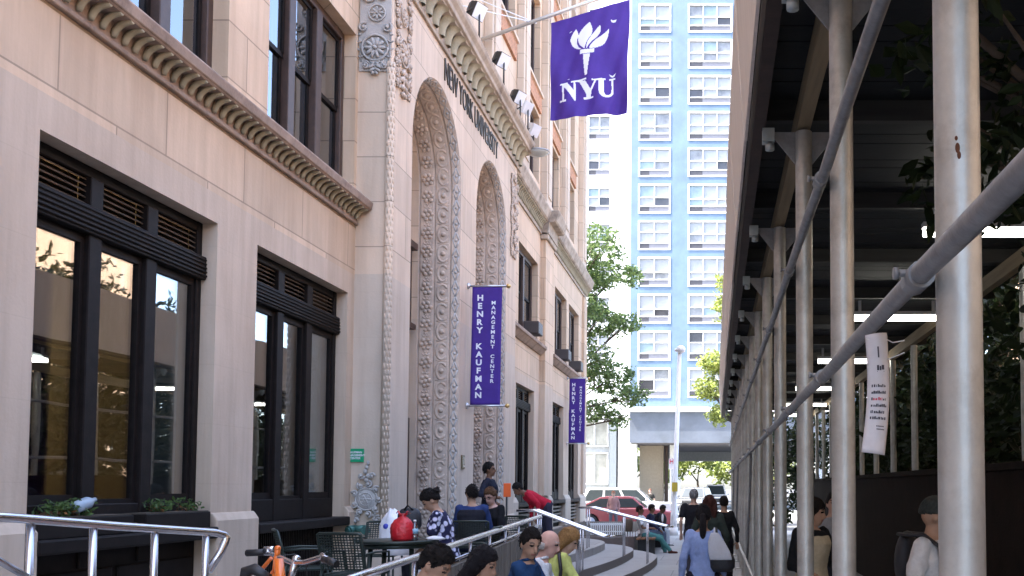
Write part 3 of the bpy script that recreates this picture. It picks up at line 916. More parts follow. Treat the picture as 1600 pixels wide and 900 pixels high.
def relief(mb, o, u, v, n, r, petals=8, inner=True):
    o = V(o)
    Mx = Matrix((u, v, n)).transposed()
    mb.tube([o + u*r*math.cos(a) + v*r*math.sin(a) + n*.01 for a in [2*PI*k/28 for k in range(29)]], r*.09, 7)
    for k in range(petals):
        a = 2*PI*k/petals
        d = u*math.cos(a) + v*math.sin(a); pp = d.cross(n)
        mb.ell(o + d*r*.5 + n*.012, (r*.36, r*.15, r*.13), Matrix((d, pp, n)).transposed(), 9, 6)
    mb.ell(o + n*.02, (r*.18, r*.18, r*.2), Mx, 9, 6)
def curl(mb, o, u, v, n, r, turns=1.6, hand=1, th=.02, a0=0):
    o = V(o); pts = []; rs = []
    N_ = int(14*turns)
    for k in range(N_+1):
        t = k/N_; a = a0 + hand*t*turns*2*PI; rr = r*(1-t*.86)
        pts.append(o + u*rr*math.cos(a) + v*rr*math.sin(a) + n*(.01+.02*t)); rs.append(th*(1-.45*t))
    mb.tube(pts, rs, 6)
    mb.ell(o + n*.03, th*1.3, None, 7, 5)
def leafy(mb, o, d, n, L, wd):
    o = V(o); d = V(d).normalized(); pp = d.cross(n)
    for k, (t, s_) in enumerate(((.15,.6),(.4,1),(.65,.8),(.88,.5))):
        for sg in (-1, 1):
            dd = (d*.6 + pp*sg).normalized()
            mb.ell(o + d*L*t + pp*sg*wd*s_*.45 + n*.01, (wd*s_*.5, wd*.2, wd*.18), Matrix((dd, n.cross(dd), n)).transposed(), 7, 5)
    mb.tube([o, o + d*L], [wd*.16, wd*.05], 5)
ys_, zs_, nside = V((1,0,0)), V((0,0,1)), V((0,-1,0))
fy, nf = V((0,1,0)), V((1,0,0))
# upper capital, side face (towards the viewer)
yS = Y_P0 - .005
b = MB(); cx = (XF+XP)/2 + .01
b.box(XF+.02, yS-.02, 7.86, XP-.01, yS+.01, 9.2)
relief(b, (cx, yS-.03, 8.2), ys_, zs_, nside, .19, 10)
relief(b, (cx+.02, yS-.03, 8.72), ys_, zs_, nside, .12, 8)
for sx in (-1, 1):
    curl(b, (cx+sx*.11, yS-.03, 8.98), ys_, zs_, nside, .1, 1.5, sx, .022, 0)
    curl(b, (cx+sx*.17, yS-.03, 8.5), ys_, zs_, nside, .075, 1.4, -sx, .018, 1)
    leafy(b, (cx+sx*.03, yS-.03, 7.98), V((sx*.7,0,-.3)), nside, .16, .08)
    leafy(b, (cx+sx*.2, yS-.03, 8.0), V((sx*.1,0,1)), nside, .45, .07)
    curl(b, (cx+sx*.14, yS-.03, 7.93), ys_, zs_, nside, .05, 1.3, sx, .014, 2)
leafy(b, (cx, yS-.03, 8.0), V((0,0,-1)), nside, .2, .12)
b.build('carved_capital', M_carve_grey, bld, fixn=False)
b = MB()
# upper panel, front face
oy = 14.38 + .05
for (y, z, r_) in ((14.2,8.35,.2),(14.2,8.9,.13)):
    relief(b, (XP+.02, y, z), fy, zs_, nf, r_, 10)
for k in range(11):
    z = 7.75 + k*.15
    for sg in (-1, 1):
        leafy(b, (XP+.015, 14.2+sg*(.2+.04*math.sin(k)), z), V((0,sg*.7,.4)), nf, .15, .09)
    curl(b, (XP+.02, 14.2 + (.26 if k % 2 else -.26), z+.05), fy, zs_, nf, .075, 1.4, 1 if k % 2 else -1, .02, k)
leafy(b, (XP+.02,14.2,8.1), V((0,0,-1)), nf, .45, .2)
b.build('carved_panel', M_carve, bld, fixn=False)
b = MB()
for k in range(13):
    z = 7.2 + k*.15
    for sg in (-1, 1):
        leafy(b, (XP+.015, 22.15+sg*(.12+.05*math.sin(k*1.3)), z), V((0,sg*.8,.3)), nf, .16, .1)
    curl(b, (XP+.02, 22.3 + (.15 if k % 2 else -.15), z+.05), fy, zs_, nf, .09, 1.4, 1 if k % 2 else -1, .026, k)
relief(b, (XP+.02, 22.15, 8.6), fy, zs_, nf, .2, 10)
b.build('carved_panel', M_carve, bld, fixn=False)
# lower scroll on the side face
b = MB(); c0 = on_y(572, 780, yS-.03); c0.x = cx - .01
relief(b, c0, ys_, zs_, nside, .155, 5)
relief(b, c0+nside*.02, ys_, zs_, nside, .09, 6)
b.ell(c0, (.15,.03,.15), None, 16, 8)
for k in range(9):
    a = 2*PI*k/9
    curl(b, c0 + ys_*math.cos(a)*.195*.9 + zs_*math.sin(a)*.215, ys_, zs_, nside, .05, 1.3, 1 if k % 2 else -1, .018, a)
for k in range(5):
    b.ell(c0 + zs_*(.27+.062*k) + ys_*.022*math.sin(k*2.1) + nside*.01, (.036-.003*k, .024, .034), None, 9, 6)
for sx in (-1,1):
    curl(b, c0 + ys_*sx*.075 + zs_*.33, ys_, zs_, nside, .045, 1.3, sx, .016)
    leafy(b, c0 + ys_*sx*.1 - zs_*.2, V((sx*.6,0,-.8)), nside, .16, .07)
    curl(b, c0 + ys_*sx*.15 - zs_*.31, ys_, zs_, nside, .05, 1.2, -sx, .017)
b.build('carved_scroll', M_carve_grey, bld, fixn=False)

# inscription
t = text_mb('NEW YORK UNIVERSITY', .47, .01, .0, csp=1.0)
a = np.array(t.v); wdt = a[:,0].max()-a[:,0].min(); s_ = (20.5-16.4)/wdt; a[:,0] = (a[:,0]-(a[:,0].max()+a[:,0].min())/2)*s_
h0 = a[:,1].max()-a[:,1].min(); a[:,1] = (a[:,1]-(a[:,1].max()+a[:,1].min())/2)*(.4/h0)
t.v = [tuple(p) for p in a]
t.xform(Matrix.Translation((XP+.012, 18.44, 1.8+7.29)) @ FACE_STREET)
t.build('inscription', mat('bronze_letters', (.07,.055,.035), .45, .7, .2), bld)

# ---------------- windows
def window_low(a, b, full=True, gz=(1.72,3.96), reflection_panels=True):
    """three-light shop window with louvres over a moulded transom"""
    X = XF - .235
    z0, z1 = LOW
    fr = MB()
    fr.box(X-.02, a, z0, X+.08, a+.09, z1); fr.box(X-.02, b-.09, z0, X+.08, b, z1)
    fr.box(X-.02, a+.09, z1-.1, X+.07, b-.09, z1)
    n = 3; w_ = (b-a-.18)/n
    ms = [a+.09+w_*i for i in range(1, n)]
    for y in ms:
        fr.box(X-.02, y-.085, z0+.62, X+.1, y+.085, z1-.1)
    # transom
    fr.box(X-.02, a+.0, 3.96, X+.13, b-.0, 4.2)
    for k in range(5): fr.box(X+.125, a+.01, 3.985+k*.042, X+.15-.002*k, b-.01, 4.01+k*.042)
    # sill + stall riser
    fr.box(X-.02, a+.09, 1.4, X+.09, b-.09, 1.66)
    o = fr.build('window', M_frame, bld, bevel=.008, seg=1)
    s = MB(); s.box(X-.02, a-.02 if False else a+.003, 1.28, XF+.1, b-.003, 1.4); s.build('sill', M_frame, o, bevel=.02)
    edges = [a+.09] + [v for y in ms for v in (y-.085, y+.085)] + [b-.09]
    for i in range(3):
        y0, y1 = edges[2*i], edges[2*i+1]
        q = MB(); q.box(X+.02, y0, 1.66, X+.032, y1, 3.96); q.build('pane', M_glass, o)
        q = MB()
        for (c_, d_, e_, f_) in ((y0, y0+.05, 1.66, 3.96), (y1-.05, y1, 1.66, 3.96), (y0+.05, y1-.05, 3.88, 3.96), (y0+.05, y1-.05, 1.66, 1.74 if i != 1 else 1.7)):
            q.box(X+.0, c_, e_, X+.055, d_, f_)
        q.build('sash', M_frame, o)
        q = MB()
        for k in range(5):
            z = 4.22 + k*.052
            q.prism([(X+.0,z+.035),(X+.055,z),(X+.06,z+.008),(X+.005,z+.043)], 'y', y0+.005, y1-.005)
        q.box(X-.03, y0, 4.2, X-.02, y1, z1-.1, 0)
        q.build('louver_grille', M_louver, o)
    return o, X, edges

def riser(a, b, kind, o):
    X = XF - .16
    q = MB()
    if kind == 'ribbed':
        q.box(X-.05, a+.004, Z0, X, b-.004, 1.28)
        y = a + .03
        while y < b - .03:
            q.box(X, y, Z0+.04, X+.03, y+.022, 1.26); y += .05
        q.build('ribbed_panel', M_frame, o)
    else:
        q.box(X-.05, a+.004, Z0, X, b-.004, 1.28)
        for (c_, d_) in ((a+.06, (a+b)/2-.04), ((a+b)/2+.04, b-.06)): q.box(X, c_, Z0+.08, X+.02, d_, 1.1)
        q.build('base_panel', M_frame, o, bevel=.01)

o1, X1, E1 = window_low(*lw_left[1]); riser(*lw_left[1], 'plain', o1)
o2, X2, E2 = window_low(*lw_left[2]); riser(*lw_left[2], 'ribbed', o2)
o0, X0, E0 = window_low(*lw_left[0]); riser(*lw_left[0], 'plain', o0)
for ab in lw_right:
    o_, _, _ = window_low(*ab); riser(*ab, 'ribbed', o_)
    q = MB()
    for k in range(5): q.box(XF-.14, ab[0]+.05, .66+k*.12, XF-.04, ab[1]-.05, .71+k*.12)
    q.build('vent_slats', mat('grey_vent', (.2,.17,.14), .6), o_)

def window_up(a, b, z0, z1, n=3, group=None):
    X = XF - .26
    fr = MB()
    for y0, y1 in ((a, a+.11), (b-.11, b)): fr.box(X-.03, y0, z0, X+.09, y1, z1)
    fr.box(X-.03, a+.11, z1-.12, X+.1, b-.11, z1); fr.box(X-.03, a+.11, z0, X+.1, b-.11, z0+.1)
    w_ = (b-a-.22)/n
    ms = [a+.11+w_*i for i in range(1, n)]
    for y in ms: fr.box(X-.03, y-.09, z0+.1, X+.12, y+.09, z1-.12)
    o = fr.build('window', M_brown, bld, bevel=.008, seg=1)
    e = [a+.11] + [v for y in ms for v in (y-.09, y+.09)] + [b-.11]
    zm = (z0+z1)/2 + .05
    for i in range(n):
        y0, y1 = e[2*i], e[2*i+1]
        q = MB(); q.box(X+.03, y0, zm, X+.042, y1, z1-.12); q.box(X-.0, y0, z0+.1, X+.012, y1, zm)
        q.build('pane', M_glass_up, o)
        q = MB()
        for (c_, d_, f_, g_, h_) in ((y0,y0+.055,z0+.1,zm-.03,0),(y1-.055,y1,z0+.1,zm-.03,0),(y0,y0+.055,zm+.03,z1-.12,.03),(y1-.055,y1,zm+.03,z1-.12,.03),(y0,y1,zm-.03,zm+.03,.02),(y0+.055,y1-.055,z0+.1,z0+.16,0),(y0+.055,y1-.055,z1-.17,z1-.12,.03)):
            q.box(X-.02+h_, c_, f_, X+.025+h_, d_, g_)
        q.build('sash', M_frame, o)
    q = MB(); hb = z1 - (z1-z0)*random.choice((.25,.45,.8))
    q.box(X-.22, a+.06, hb, X-.2, b-.06, z1-.03); q.build('blind', mat('tan_blind', (.42,.34,.2), .8), o)
    return o
for ab in up_left: window_up(*ab, *UP)
for ab in up_right: window_up(*ab, *UP, n=2)
for (a, b, z0, z1) in attic:
    window_up(a, b, z0, z1, n=2)
for (a, b, z0, z1) in left_attic:
    if a < 14: 
        q = MB(); q.box(XF-.28, a+.01, z0+.01, XF-.24, b-.01, z1-.01); q.build('window', mat('door_glass', (.03,.03,.035), .08), bld)
# rooms behind the glass
def room(x0, x1, y0, y1, z0, z1, m):
    q = MB()
    q.quad((x0,y0,z0),(x0,y1,z0),(x0,y1,z1),(x0,y0,z1)); q.quad((x0,y0,z0),(x1,y0,z0),(x1,y0,z1),(x0,y0,z1)); q.quad((x0,y1,z0),(x1,y1,z0),(x1,y1,z1),(x0,y1,z1))
    q.quad((x0,y0,z1),(x1,y0,z1),(x1,y1,z1),(x0,y1,z1)); q.quad((x0,y0,z0),(x1,y0,z0),(x1,y1,z0),(x0,y1,z0))
    return q.build('interior_room', m, bld, fixn=False)
M_room = mat('room_walls', (.3,.22,.14), .9, 0, .2, .8)
room(-9.5, XF-.3, 3.6, 10.3, .6, 5.2, M_room)
room(-9.5, XF-.3, 10.4, 13.6, .6, 5.2, M_room)
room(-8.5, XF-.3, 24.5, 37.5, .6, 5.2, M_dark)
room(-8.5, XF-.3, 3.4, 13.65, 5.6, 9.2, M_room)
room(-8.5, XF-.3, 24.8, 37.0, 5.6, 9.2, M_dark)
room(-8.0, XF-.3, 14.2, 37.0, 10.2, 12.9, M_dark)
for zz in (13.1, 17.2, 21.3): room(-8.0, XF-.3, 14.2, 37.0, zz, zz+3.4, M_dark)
# pale panels added inside the right hand lights, standing in for the jamb's reflection
for (o_, X_, E_) in ((o1, X1, E1), (o2, X2, E2)):
    q = MB(); y1 = E_[5] - .08
    q.box(X_-.1, y1-.52, 1.66, X_-.06, y1+.02, 3.9)
    for z in (1.7, 2.48, 3.25): q.box(X_-.06, y1-.47, z, X_-.05, y1-.04, z+.68)
    q.build('reflection_panel', mat('reflected_blue_grey', (.5,.58,.62), .6), o_, bevel=.01)
# purple drape with a white disc, and a desk screen inside the first shop window
t = MB(); t.box(X1-.95, 8.4, 1.2, X1-.93, 9.15, 3.9)
a = empty('drape', (X1-.94, 8.7, 1.2), 'purple hanging with a pale round disc behind the first shop window glass', 'drape')
t.build('cloth', mat('purple_drape', (.05,.02,.2), .8), a)
t = MB(); t.lathe([(.24,0),(.24,.012)], (0,0,0), 28, 0, Matrix.Rotation(R(90),3,'Y')); t.xform(Matrix.Translation((X1-.925, 8.75, 2.45)))
t.build('disc', mat('pale_disc', (.6,.58,.62), .7), a)
for i, (y, z) in enumerate(((7.95, 3.75), (8.7, 2.62), (9.1, 3.9))):
    t = MB(); t.box(-7.9, y-.03, z, -6.9, y+.06, z+.05)
    tag(t.build('ceiling_lamp', mat('warm_tube', (1,.9,.6), .5, 0, 0, emit=(1,.82,.5), estr=5)), ['glowing strip lamp hung highest inside the first shop window', 'glowing strip lamp low behind the purple drape', 'glowing strip lamp deep inside, behind the middle shop window light'][i], 'lamp', 'strip lamps inside the shop window')
# ------------------------------------------------------------------ ground
M_pave = stone('pavement_slabs', (.34,.35,.36), 1.5, 1.5, jt=.6, msize=.008, streak=.25, off=0)
# paving joints run on X/Y, so this one gets its own coordinates
def slabs(name, col, bw, bh, jt=.62):
    m = stone(name, col, bw, bh, jt=jt, msize=.012, streak=.3, off=.5, bump=.08)
    nt = m.node_tree
    cb = [n for n in nt.nodes if n.type == 'COMBXYZ'][0]; sx = [n for n in nt.nodes if n.type == 'SEPXYZ'][0]
    nt.links.new(sx.outputs['X'], cb.inputs['X']); nt.links.new(sx.outputs['Y'], cb.inputs['Y'])
    return m
M_pave = slabs('street_slabs', (.33,.345,.355), .9, 1.5)
M_plaza = slabs('plaza_slabs', (.36,.35,.335), 1.1, 1.1)
M_step = mat('step_granite', (.33,.325,.32), .75, 0, .12, 30, .1, 200, .3, dirt=(.25,.24,.23))
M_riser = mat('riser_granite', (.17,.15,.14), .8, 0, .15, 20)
M_asph = mat('asphalt', (.06,.06,.062), .9, 0, .25, 12, .3, 300)
g = MB(); g.quad((-400,-200,-.02),(400,-200,-.02),(400,900,-.02),(-400,900,-.02)); tag(g.build('ground', M_asph, fixn=False), kind='structure')
def slab(name, x0,y0,x1,y1,z0,z1,m, bev=.01):
    b = MB(); b.box(x0,y0,z0,x1,y1,z1); return tag(b.build(name, m, bevel=bev), kind='structure')
slab('pavement', -5.3,-12,14,40.2,-.019,0,M_pave)
slab('kerb', -40,40.2,40,40.36,-.019,.005,M_step)
slab('pavement', -40,52.5,40,96,-.019,.004,M_pave)
slab('pavement', -40,38.2,-5.31,40.2,-.019,0,M_pave)
b = MB()
for x in np.arange(-12, 6, 2.2): b.box(x, 44.6, -.0155, x+1.2, 44.72, -.012)
tag(b.build('road_markings', M_white), kind='structure')
slab('road', -40,40.36,40,52.5,-.019,-.016,M_asph,0)
# raised plaza with steps
def step_poly(xr, yend, rad, y0=5.2, x0=-5.15):
    pts = [(x0, y0), (xr-1 if y0 > 14 else -2.2, y0)]
    if y0 < 14: pts.append((-2.2, 14.35))
    yr = yend - rad*1.5
    for i in range(12):
        y = 14.5 + (yr-14.5)*i/12
        pts.append((xr - .016*(yr-y)**2, y))
    n = 20
    for i in range(n+1):
        t = PI/2*i/n
        pts.append((xr - rad + rad*math.cos(t), yend - rad*1.5 + rad*1.5*math.sin(t)))
    pts.append((x0, yend))
    return pts
b = MB(); b.prism(step_poly(-2.6, 25.4, 1.9), 'z', -.01, .5); b.box(-5.15,-14,-.01,-2.205,5.2,.5)
o = b.build('plaza', [M_plaza], bevel=.012); tag(o, kind='structure')
for (xr, ye, rad, z) in ((-1.92, 26.0, 2.3, .333), (-1.36, 26.6, 2.7, .167)):
    b = MB(); b.prism(step_poly(xr, ye, rad, 14.36, -4.9), 'z', -.011, z)
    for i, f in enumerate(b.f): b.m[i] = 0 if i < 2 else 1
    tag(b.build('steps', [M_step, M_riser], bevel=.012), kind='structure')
# riser tone on plaza edge
b = MB(); b.prism([(-5.1,25.6),(-2.3,25.6),(-2.15,25.75),(-2.15,36.8),(-5.1,36.8)], 'z', 0, .5)
o = b.build('planter_wall', mat('brown_granite', (.12,.09,.08), .6, 0, .2, 15), bevel=.02); tag(o, 'low dark brown granite planter wall beyond the curved steps', 'planter')
b = MB(); b.prism([(-4.9,25.8),(-2.5,25.8),(-2.35,25.95),(-2.35,36.6),(-4.9,36.6)], 'z', .49, .52); b.build('soil', mat('soil', (.06,.045,.03), .95), o)
# ------------------------------------------------------------------ parapet with handrail along the plaza
A = V((-2.12, 5.95, 0)); B_ = V((-2.62, 14.35, 0))
par = empty('parapet_fence', (A+B_)/2, 'grey board parapet with round steel handrail along the plaza edge behind the seated people', 'fence')
zr0, zr1 = 1.28, 1.37
d = (B_-A).normalized(); nrm = V((d.y, -d.x, 0))
b = MB(); n = 62
for i in range(n):
    t0, t1 = i/n, (i+.93)/n
    p, q = A.lerp(B_, t0), A.lerp(B_, t1)
    if i < 9: continue
    h = zr0 + (zr1-zr0)*t0 - .17
    off = nrm*(.012*((i*7) % 3)/2)
    b.add([p-nrm*.03+off+V((0,0,z)) for z in (0,h)] + [q-nrm*.03+off+V((0,0,z)) for z in (h,0)] + [p+nrm*.03+off+V((0,0,z)) for z in (0,h)] + [q+nrm*.03+off+V((0,0,z)) for z in (h,0)],
          [(0,1,2,3),(7,6,5,4),(0,4,5,1),(1,5,6,2),(2,6,7,3),(3,7,4,0)])
b.build('board_panel', wood('grey_boards', (.2,.175,.15), 'z'), par)
def P(t, z): return A.lerp(B_, t) + V((0,0,z))
b = MB(); b.tube([P(-.12, zr0-.02), P(0, zr0), P(1, zr1), P(1.02, zr1-.02)], .027, 20); b.build('handrail', M_steel, par)
b = MB(); b.tube([P(.145, zr0-.12), P(1, zr1-.13)], .016, 14); b.build('lower_rail', M_steel, par)
for i in range(9):
    t = i/8; b = MB(); b.tube([P(t, .5 if i else .0), P(t, zr0+(zr1-zr0)*t)], .017, 8); b.build('rail_post', M_steel, par)
# stair handrails: a looped pair of steel tubes on slim posts
def stair_rail(Y, x0, x1, xe, z0, z1, label, posts):
    root = empty('stair_handrail', ((x0+x1)/2, Y, .2), label, 'handrail', 'looped steel handrails on the curved steps')
    b = MB(); w_ = .17
    for sg in (-1, 1):
        y = Y + sg*w_
        b.tube([(x0-.32, y, z0), (x0, y, z0), (x1, y, z1), (xe, y, z1-.01)], .024, 10)
    b.tube([(xe, Y-w_, z1-.01), (xe+.05, Y-w_*.6, z1-.012), (xe+.06, Y, z1-.012), (xe+.05, Y+w_*.6, z1-.012), (xe, Y+w_, z1-.01)], .024, 10)
    b.build('handrail', M_steel, root)
    for (x, zb) in posts:
        zt = z0 + (z1-z0)*max(0, min(1, (x-x0)/(x1-x0)))
        for sg in (-1, 1):
            b = MB(); b.tube([(x, Y+sg*w_, zb), (x, Y+sg*w_, zt)], .016, 8); b.build('rail_post', M_steel, root)
    return root
stair_rail(17.0, -3.15, -1.95, -1.84, 1.40, .95, 'nearer looped steel handrail descending the steps, just past the plaza parapet', [(-3.1,.5),(-2.35,.333)])
stair_rail(20.9, -2.62, -1.05, -.97, 1.37, .97, 'farther looped steel handrail on the curved steps in front of the parked red car', [(-2.75,.5),(-1.97,.333),(-1.46,.167)])
b = MB(); 
for yy in (16.5, 16.62):
    b.tube([(-2.6,yy,.5),(-2.6,yy,.85)] + [(-2.6+.12-.12*math.cos(t), yy, .85+.12*math.sin(t)) for t in [i*PI/8 for i in range(1,9)]] + [(-2.36,yy,.333)], .02, 8)
tag(b.build('bike_rack', M_steel), 'small bent steel hoop standing on the steps behind the blonde woman', 'rack')
# near left steel railing
rl = empty('steel_railing', (-2.4, 4.6, .5), 'polished steel railing with bent end in the left foreground before the first shop window', 'railing')
def lr(px, py, D): return on_y(px, py, D)
zA = lr(-60, 806, 4.0); zB = lr(20, 809, 4.25); zC = lr(180, 822, 4.75); zD = lr(335, 832, 5.35); zE = lr(350, 836, 5.4)
end1 = lr(352, 846, 5.4); end2 = lr(326, 893, 5.32)
b = MB(); b.tube([zA, zB, zC, zD, zE, lr(354,840,5.41), end1, lr(345,862,5.38), end2], .0215, 12); b.build('handrail', M_steel, rl)
for (px, py, D) in ((48, 811, 4.34), (146, 819, 4.64), (242, 826, 4.98), (322, 831, 5.3)):
    p = lr(px, py, D); b = MB(); b.tube([(p.x, p.y, .5), p], .0185, 10); b.build('rail_post', M_steel, rl)
p0_, p1_ = lr(-60, 842, 4.0), lr(48, 905, 4.34)
b = MB(); b.tube([p0_, p1_], .016, 8); b.build('brace', M_steel, rl)

# ------------------------------------------------------------------ sidewalk shed
M_post = mat('galvanised_pipe', (.52,.52,.49), .45, .5, .14, 10, .06, 60, .5, dirt=(.33,.31,.28), dscale=6)
M_pipe2 = mat('weathered_pipe', (.27,.275,.285), .5, .4, .25, 14, .1, 80, .5, dirt=(.3,.27,.24), dscale=8)
M_ply = wood('plywood_parapet', (.84,.75,.66), 'z', .1)
M_plyd = wood('joist_wood', (.3,.225,.13), 'y', .25)
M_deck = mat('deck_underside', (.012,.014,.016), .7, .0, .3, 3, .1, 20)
M_rust = mat('primer_brown', (.05,.03,.024), .7, 0, .3)
shed = empty('sidewalk_shed', (1.9, 18, 0), 'long pipe and timber sidewalk shed with dark roof over the right pavement', 'shed')
XPO = .6; HC = CZ + 2.42
py_ = [2.34]
for px in (1318, 1258, 1219.5): py_.append(1500*XPO/(px-1117))
while py_[-1] < 32: py_.append(py_[-1] + 2.12)
first = None
for y in [0.2, -1.9] + py_:
    if first is None:
        b = MB(); b.tube([(0,0,.02),(0,0,HC-.02)], .056, 20, caps=False); b.box(-.12,-.12,0,.12,.12,.02)
        first = b.build('post', M_post, local=True); first.parent = shed; first.location = V((XPO,y,0)) - wloc(shed)
        pl = MB(); pl.prism([(-.02,HC-.02),(-.2,HC-.02),(-.2,HC-.06),(-.058,HC-.24)], 'y', -.006, .006); pl.prism([(.02,HC-.02),(.2,HC-.02),(.2,HC-.06),(.058,HC-.24)], 'y', -.006, .006)
        o = pl.build('gusset', M_pipe2, local=True); o.parent = first
    else:
        c_ = first.copy(); C.objects.link(c_); c_.location = V((XPO,y,0)) - wloc(shed)
        for ch in first.children:
            k = ch.copy(); C.objects.link(k); k.parent = c_
for i, y in enumerate(np.arange(2.6, 33, 1.93)):
    c_ = first.copy(); c_.name = 'post'; C.objects.link(c_); c_.location = V((3.36, y, 0)) - wloc(shed)
p_ = on_y(1497,232,2.29)
b = MB()
for (da, dz, r1, r2) in ((0,0,.006,.013),(.06,-.018,.005,.01),(-.05,.024,.004,.006)):
    a_ = R(-103)+da; b.ell((XPO+.0562*math.cos(a_), py_[0]+.0562*math.sin(a_), p_.z+dz), (r1, .0018, r2), None, 10, 8)
b.build('rust_patch', mat('rust', (.13,.05,.025), .9), shed)
# rails on the street side of the posts, with couplers
XR = .52
def rail(x, z, r, y0, y1, m, wob=0, clamp=True):
    b = MB(); pts = [(x + wob*math.sin(y*1.7), y, z + wob*math.cos(y*2.3)) for y in np.arange(y0, y1, 1.06)]
    b.tube(pts, r, 12); o = b.build('rail', m, shed)
    if clamp:
        for y in py_[:]:
            q = MB(); q.tube([(x-.001, y-.05, z),(x-.001, y+.05, z)], r+.007, 12); q.tube([(x-r-.03, y, z+.012),(x, y, z+.012)], .01, 8); q.tube([(x-r-.034, y, z+.012),(x-r-.022, y, z+.012)], .016, 6)
            q.build('coupler', M_pipe2 if m is not M_post else M_post, o)
    return o
rail(.50, CZ+.515, .027, -2, 33, M_pipe2, .004)
rail(.50, CZ+1.45, .026, -2, 33, M_pipe2, .004)
rail(.50, CZ-1.17, .022, 4, 33, M_post, .003, False)
for (y0, y1) in ((14.0,16.0),(22,24.2),(27,29)):
    b = MB(); b.tube([(.53,y0,CZ+.5),(.53,y1,.5)], .02, 8); b.build('brace', M_pipe2, shed)
# girder, ledger, joists, deck, parapet
b = MB(); b.box(XPO-.045,-3,HC,XPO+.045,33.2,HC+.17); b.build('girder', M_plyd, shed)
b = MB(); b.box(3.31,-3,HC,3.41,33.2,HC+.17); b.build('girder', M_plyd, shed)
b = MB(); b.box(.262,-3,HC+.0,.34,33.2,HC+.2); b.build('ledger', M_rust, shed)
y = py_[0]-2.12*2+.12; proto = None
while y < 33:
    b = None
    if proto is None:
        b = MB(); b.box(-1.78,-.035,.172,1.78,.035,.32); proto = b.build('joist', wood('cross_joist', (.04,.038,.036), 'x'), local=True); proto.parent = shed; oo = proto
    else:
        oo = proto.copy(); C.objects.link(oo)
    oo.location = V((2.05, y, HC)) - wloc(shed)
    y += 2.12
b = MB()
x = .2
y = -3
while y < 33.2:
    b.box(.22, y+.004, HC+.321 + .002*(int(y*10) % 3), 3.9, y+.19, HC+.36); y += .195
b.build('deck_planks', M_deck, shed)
b = MB(); b.box(.2,-3,HC+.361,3.95,33.25,HC+.4); b.build('roof_sheet', M_ply, shed)
# parapet: plywood sheets leaning outwards, dark rail along the foot
y = -3; i = 0
while y < 33:
    b = MB(); z0 = HC+.06; z1 = HC+1.12; dx = .004*(i % 3)
    b.prism([(.232-dx,z0),(.165-dx,z1),(.145-dx,z1),(.212-dx,z0)], 'y', y+.004, min(y+2.436, 33.2)); b.build('parapet_sheet', M_ply, shed)
    y += 2.44; i += 1
b = MB(); b.box(.238,-3,HC+.02,.26,33.2,HC+.3); b.build('fascia_board', wood('fascia_wood', (.16,.13,.1), 'y'), shed)
for k, y in enumerate(py_):
    q = MB(); q.box(.32,y-.06,HC-.1,.4,y+.02,HC-.01); q.lathe([(.03,0),(.03,.04),(.012,.05)], (.37,y-.02,HC-.15), 10); q.build('junction_box', mat('galvanised_box', (.4,.45,.46), .4, .4), shed)
# tubes under the deck
yt = 4.3; i = 0
tube_lab = 'lit fluorescent tube across the underside of the shed roof'
order = ['nearest', 'second', 'third', 'fourth', 'fifth', 'sixth', 'seventh']
for i, y in enumerate((9.0, 13.6, 18.3, 23.4, 28.0, 32.0)):
    r_ = empty('fluorescent_lamp', (2.62, y, HC-.05), '%s lit fluorescent tube from the viewer under the shed roof' % order[i], 'lamp', 'fluorescent tubes under the shed')
    b = MB(); b.box(1.97, y-.05, HC+.04, 3.27, y+.05, HC+.09); b.box(2.05,y-.02,HC+.09,2.09,y+.02,HC+.25); b.box(3.1,y-.02,HC+.09,3.14,y+.02,HC+.25); b.build('fixture', M_white, r_)
    b = MB(); b.tube([(1.98,y,HC-.005),(3.26,y,HC-.005)], .04, 10); b.build('tube', mat('lit_tube', (1,1,1), .5, 0, 0, emit=(1,.97,.86), estr=1.6), r_)
# wall behind the shed
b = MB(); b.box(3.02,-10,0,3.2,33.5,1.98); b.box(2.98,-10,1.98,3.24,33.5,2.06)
tag(b.build('wall', mat('dark_brown_wall', (.02,.013,.01), .9, 0, .3, 3, .2, 40, .08), bevel=.01), 'dark brown wall behind the posts under the shed', 'wall')
